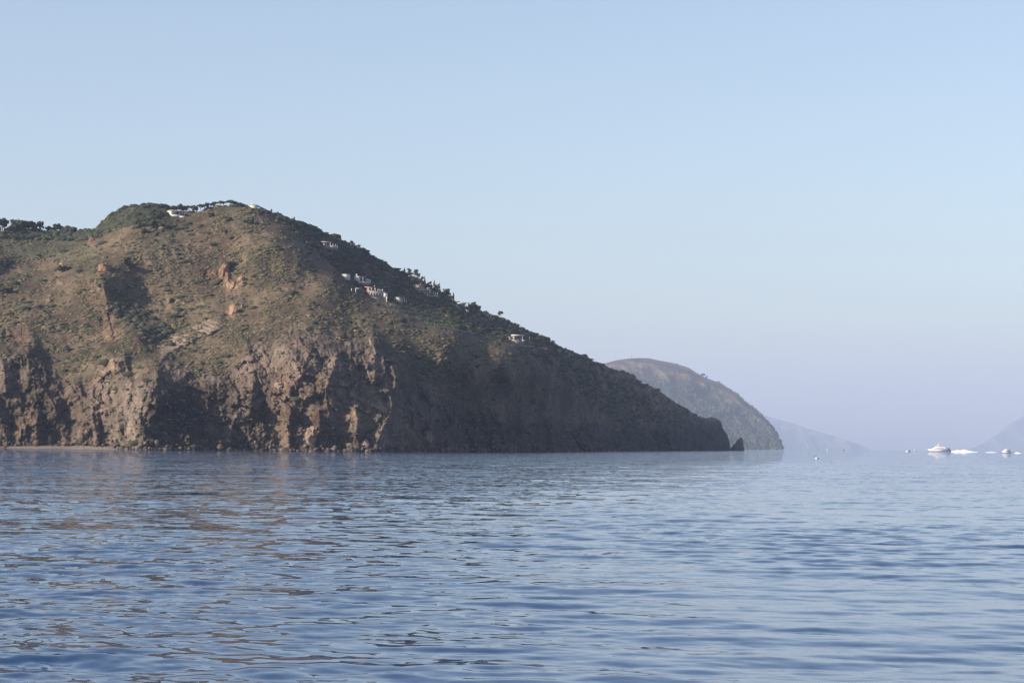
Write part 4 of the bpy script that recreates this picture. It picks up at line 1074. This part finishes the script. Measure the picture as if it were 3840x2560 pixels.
# ------------------------------------------------------------------ boats
hullw = plain('boat_white', (.74, .73, .71), .45, .04, .3)
boatd = plain('boat_dark', (.05, .055, .08), .5, .1)
foam_m = plain('wake_foam', (.82, .84, .86), .9, .08, .5)
def prof(sections):
    """sections: list of (x, [(y,z)...]) -> closed loft, y mirrored"""
    V, Fq = [], []; n = None
    for x, pr in sections:
        ring = [(x, y, z) for y, z in pr]+[(x, -y, z) for y, z in reversed(pr)]; n = len(ring); V += ring
    for i in range(len(sections)-1):
        for j in range(n): Fq.append((i*n+j, i*n+(j+1) % n, (i+1)*n+(j+1) % n, (i+1)*n+j))
    tri = []
    for q in Fq: tri += [(q[0], q[1], q[2]), (q[0], q[2], q[3])]
    for b0 in (0, (len(sections)-1)*n):
        for j in range(1, n-1): tri.append((b0, b0+j, b0+j+1))
    return V, tri
def boat_root(name, label, px, D, cat, group=None, yaw=0):
    t = bpy.data.objects.new(name, None); C.objects.link(t); p = ray_point(px, 1690, D); t.location = (p[0], p[1], 0); t.rotation_euler = (0, 0, R(yaw)); tag(t, label, cat, group); return t
DF = 4500; k = DF/F
# ferry, local metres: bow at -x
t = boat_root('fast_ferry', 'large white fast ferry with raked mast heading left and trailing a wake', 3517, DF, 'ferry')
def sec(x, hw, z0, z1, ch=.35): return (x, [(hw*ch, z0), (hw*.85, z0+.8), (hw, z1*.6+z0*.4), (hw, z1)])
hullV, hullF = prof([(-40.5*k, [(.15, 7.8*k), (.25, 8.4*k), (.3, 8.8*k), (.35, 9.2*k)]), sec(-36*k, 1.6, 5.0*k, 9.4*k), sec(-30*k, 3.0, 1.5*k, 9.6*k), sec(-24*k, 3.9, -.5*k, 9.4*k), sec(0, 4.5, -1, 9*k), sec(34*k, 4.4, -1, 8.6*k)])
mesh_np('hull', hullV, hullF, hullw, t)
upV, upF = prof([(-30*k, [(2.6, 9.4*k), (2.6, 9.6*k), (2.4, 9.8*k), (2.2, 10*k)]), (-16*k, [(3.4, 9.2*k), (3.4, 11*k), (3.2, 13*k), (3, 14*k)]), (-6*k, [(3.7, 9.1*k), (3.6, 13*k), (3.4, 16*k), (3, 18*k)]), (0, [(3.8, 9.1*k), (3.7, 13*k), (3.5, 16.5*k), (3, 18.4*k)]), (22*k, [(3.8, 8.8*k), (3.7, 13*k), (3.5, 16.5*k), (3, 18*k)]), (26*k, [(3.8, 8.8*k), (3.7, 12*k), (3.5, 15*k), (3, 16*k)]), (33*k, [(3.6, 8.8*k), (3.5, 11*k), (3.3, 13*k), (3, 14.6*k)])])
mesh_np('superstructure', upV, upF, hullw, t)
wv, wf = prof([(-9*k, [(1.8, 18*k), (1.8, 19*k), (1.6, 20*k), (1.4, 20.5*k)]), (-6*k, [(2.2, 18*k), (2.2, 20*k), (2, 22*k), (1.8, 22.6*k)]), (-1*k, [(2.2, 18.2*k), (2.2, 20*k), (2, 21.6*k), (1.8, 22*k)])])
mesh_np('wheelhouse', wv, wf, hullw, t)
V, Fq = tube([(-.5*k, 0, 20*k), (4*k, 0, 32*k)], [.75, .45], 6); ms = mesh_np('mast', V, Fq, hullw, t)
V, Fq = box_arrays(1*k, 6*k, -1.4, 1.4, 20.4*k, 21.6*k); mesh_np('radar_arm', V, Fq, hullw, t)
for i, q in enumerate(np.linspace(-16, 30, 12)):
    V, Fq = box_arrays(q*k, (q+2.6)*k, -4.58 if False else -3.93, -3.6, 9.4*k, 10.6*k); mesh_np('window', V, Fq, boatd, t)
for q in (-3, 1, 6, 11, 16):
    V, Fq = box_arrays(q*k, (q+2.8)*k, -3.85, -3.5, 13.6*k, 14.8*k); mesh_np('window', V, Fq, boatd, t)
V, Fq = box_arrays(26*k, 33*k, -2.8, 2.8, 14.8*k, 16*k); mesh_np('aft_awning', V, Fq, boatd, t)
V, Fq = box_arrays(34.1*k, 48*k, -3.8, 3.8, .5*k, 5.2*k); mesh_np('stern_deck', V, Fq, boatd, t)
V, Fq = box_arrays(35*k, 44*k, -3.2, 3.2, 5.3*k, 9.6*k); mesh_np('engine_cover', V, Fq, boatd, t)
V, Fq = box_arrays(38*k, 43*k, -2.4, 2.4, 9.7*k, 14*k); mesh_np('stern_gear', V, Fq, boatd, t)
V, Fq = tube([(46*k, 0, 5*k), (47*k, 0, 15*k)], [.35, .2], 5); mesh_np('flag_staff', V, Fq, hullw, t)
def wake(label, x0, x1, D, hts, seed, wid=3.):
    r = np.random.default_rng(seed); k = D/F; n = 60; V = []; px = np.linspace(x0, x1, n); hh = np.interp(px, [a for a, _ in hts], [b for _, b in hts])
    nb = 9
    for i in range(n):
        p = ray_point(px[i], 1690, D)
        for j in range(nb):
            th = math.pi*j/(nb-1); hgt = hh[i]*k*math.sin(th)*(1+r.uniform(-.18, .18))
            V.append((p[0]+r.normal(0, .2), p[1]+math.cos(th)*wid, max(-.3, hgt-.25)))
    o = mesh_np('boat_wake', V, grid_faces(n, nb), foam_m); tag(o, label, 'wake', 'white wakes behind the boats'); return o
wake('tall double humped white wake behind the fast ferry', 3566, 3665, DF, [(3566,2),(3590,7.5),(3602,5.5),(3616,9),(3636,4),(3650,2),(3665,1.4)], 1)
wake('thin flat white wake streak between the ferry and the cabin cruiser', 3692, 3738, DF-500, [(3692,1.2),(3715,2.2),(3738,1.2)], 2)
wake('small white wake right behind the cabin cruiser', 3803, 3826, 3000, [(3803,2.0),(3815,3.8),(3826,2.2)], 3)
# cabin cruiser
D2 = 3000; k = D2/F
t = boat_root('cabin_cruiser', 'small white cabin cruiser near the right edge heading left', 3773, D2, 'boat')
V, Fc = prof([(-19*k, [(.2, 2*k), (.3, 4*k), (.4, 5*k), (.4, 6*k)]), sec(-14*k, 1.4, 0, 6.6*k), sec(-4*k, 1.9, -.6, 6.4*k), sec(15*k, 1.9, -.6, 4.6*k)]); mesh_np('hull', V, Fc, hullw, t)
V, Fc = prof([(-12*k, [(1.3, 6*k), (1.3, 6.6*k), (1.2, 7*k), (1.1, 7.4*k)]), (-6*k, [(1.5, 6*k), (1.5, 9*k), (1.4, 12*k), (1.2, 13.5*k)]), (0, [(1.5, 6*k), (1.5, 9*k), (1.4, 12*k), (1.2, 14.5*k)]), (10*k, [(1.5, 4.6*k), (1.5, 9*k), (1.4, 11*k), (1.2, 13*k)])]); cb = mesh_np('cabin', V, Fc, hullw, t)
for q in (-3, 2): V, Fq = box_arrays(q*k, (q+3.4)*k, -1.56, -1.42, 8*k, 9.6*k); mesh_np('window', V, Fq, boatd, cb)
V, Fq = box_arrays(10.2*k, 15*k, -1.3, 1.3, 11.4*k, 13*k); mesh_np('canopy', V, Fq, boatd, t)
V, Fq = tube([(14.5*k, .8, 3*k), (14.5*k, .8, 11.3*k)], [.25, .2], 5); mesh_np('canopy_post', V, Fq, boatd, t)
V, Fq = box_arrays(10.2*k, 13*k, -1.2, 1.2, 4.7*k, 9*k); mesh_np('helm_seat', V, Fq, boatd, t)
V, Fq = box_arrays(15.2*k, 19*k, -.5, .5, 0*k, 4*k); mesh_np('outboard_motor', V, Fq, boatd, t)
def small_boat(label, px, D, L, dark, group='tiny boats on the horizon'):
    k = D/F; t = boat_root('small_boat', label, px, D, 'boat', group); m1 = boatd if dark else hullw
    V, Fc = prof([(-L*.5*k, [(.1, 1.5*k), (.2, 2*k), (.2, 2.4*k), (.2, 2.8*k)]), sec(-L*.25*k, 1.2, 0, 2.8*k), sec(L*.5*k, 1.3, -.4, 2.4*k)]); mesh_np('hull', V, Fc, m1, t)
    V, Fq = box_arrays(-L*.12*k, L*.3*k, -.9, .9, 2.3*k, 5.2*k); mesh_np('cabin', V, Fq, m1, t)
small_boat('tiny dark motorboat left of the ferry, throwing white spray at its bow', 3409, DF+300, 9, True)
wake('tiny white bow spray ahead of the dark motorboat', 3396, 3405, DF+300, [(3396,1),(3401,3),(3405,2)], 4, 2)
small_boat('tiny white motorboat between the dark motorboat and the ferry', 3430, DF+300, 10, False)
small_boat('faint white boat on the horizon near the distant cape', 3102, 7500, 8, False)
small_boat('faint dark boat on the horizon right of the distant cape', 3163, 6500, 7, True)
# buoy in the near water
t = boat_root('mooring_buoy', 'small white float with a dark upright, alone on the open water', 3062, 700, 'buoy'); k = 700/F
V, Fc = prof([(-5.5*k, [(.12, -.1), (.2, 1*k), (.2, 3*k), (.1, 4.4*k)]), (-3*k, [(.25, -.1), (.36, 1*k), (.34, 3.4*k), (.15, 4.8*k)]), (3*k, [(.25, -.1), (.36, 1*k), (.34, 3.2*k), (.15, 4.4*k)]), (5*k, [(.12, -.1), (.2, 1*k), (.2, 2.4*k), (.1, 3.4*k)])]); mesh_np('body', V, Fc, hullw, t)
V, Fc = tube([(-3.5*k, 0, 3.5*k), (-4.3*k, 0, 10.5*k)], [1.5*k, .9*k], 7); mesh_np('upright', V, Fc, boatd, t)
V, Fc = prof([(5.2*k, [(.1, -.05), (.2, 1*k), (.16, 2.6*k), (.06, 4*k)]), (9*k, [(.05, -.05), (.08, .4*k), (.06, .8*k), (.03, 1.2*k)])]); mesh_np('fender', V, Fc, boatd, t)
open('/tmp/tris.txt', 'w').write(str(sum(len(m.loops)-2*len(m.polygons) for m in bpy.data.meshes))) if False else print('tris', sum(len(m.loops)-2*len(m.polygons) for m in bpy.data.meshes))
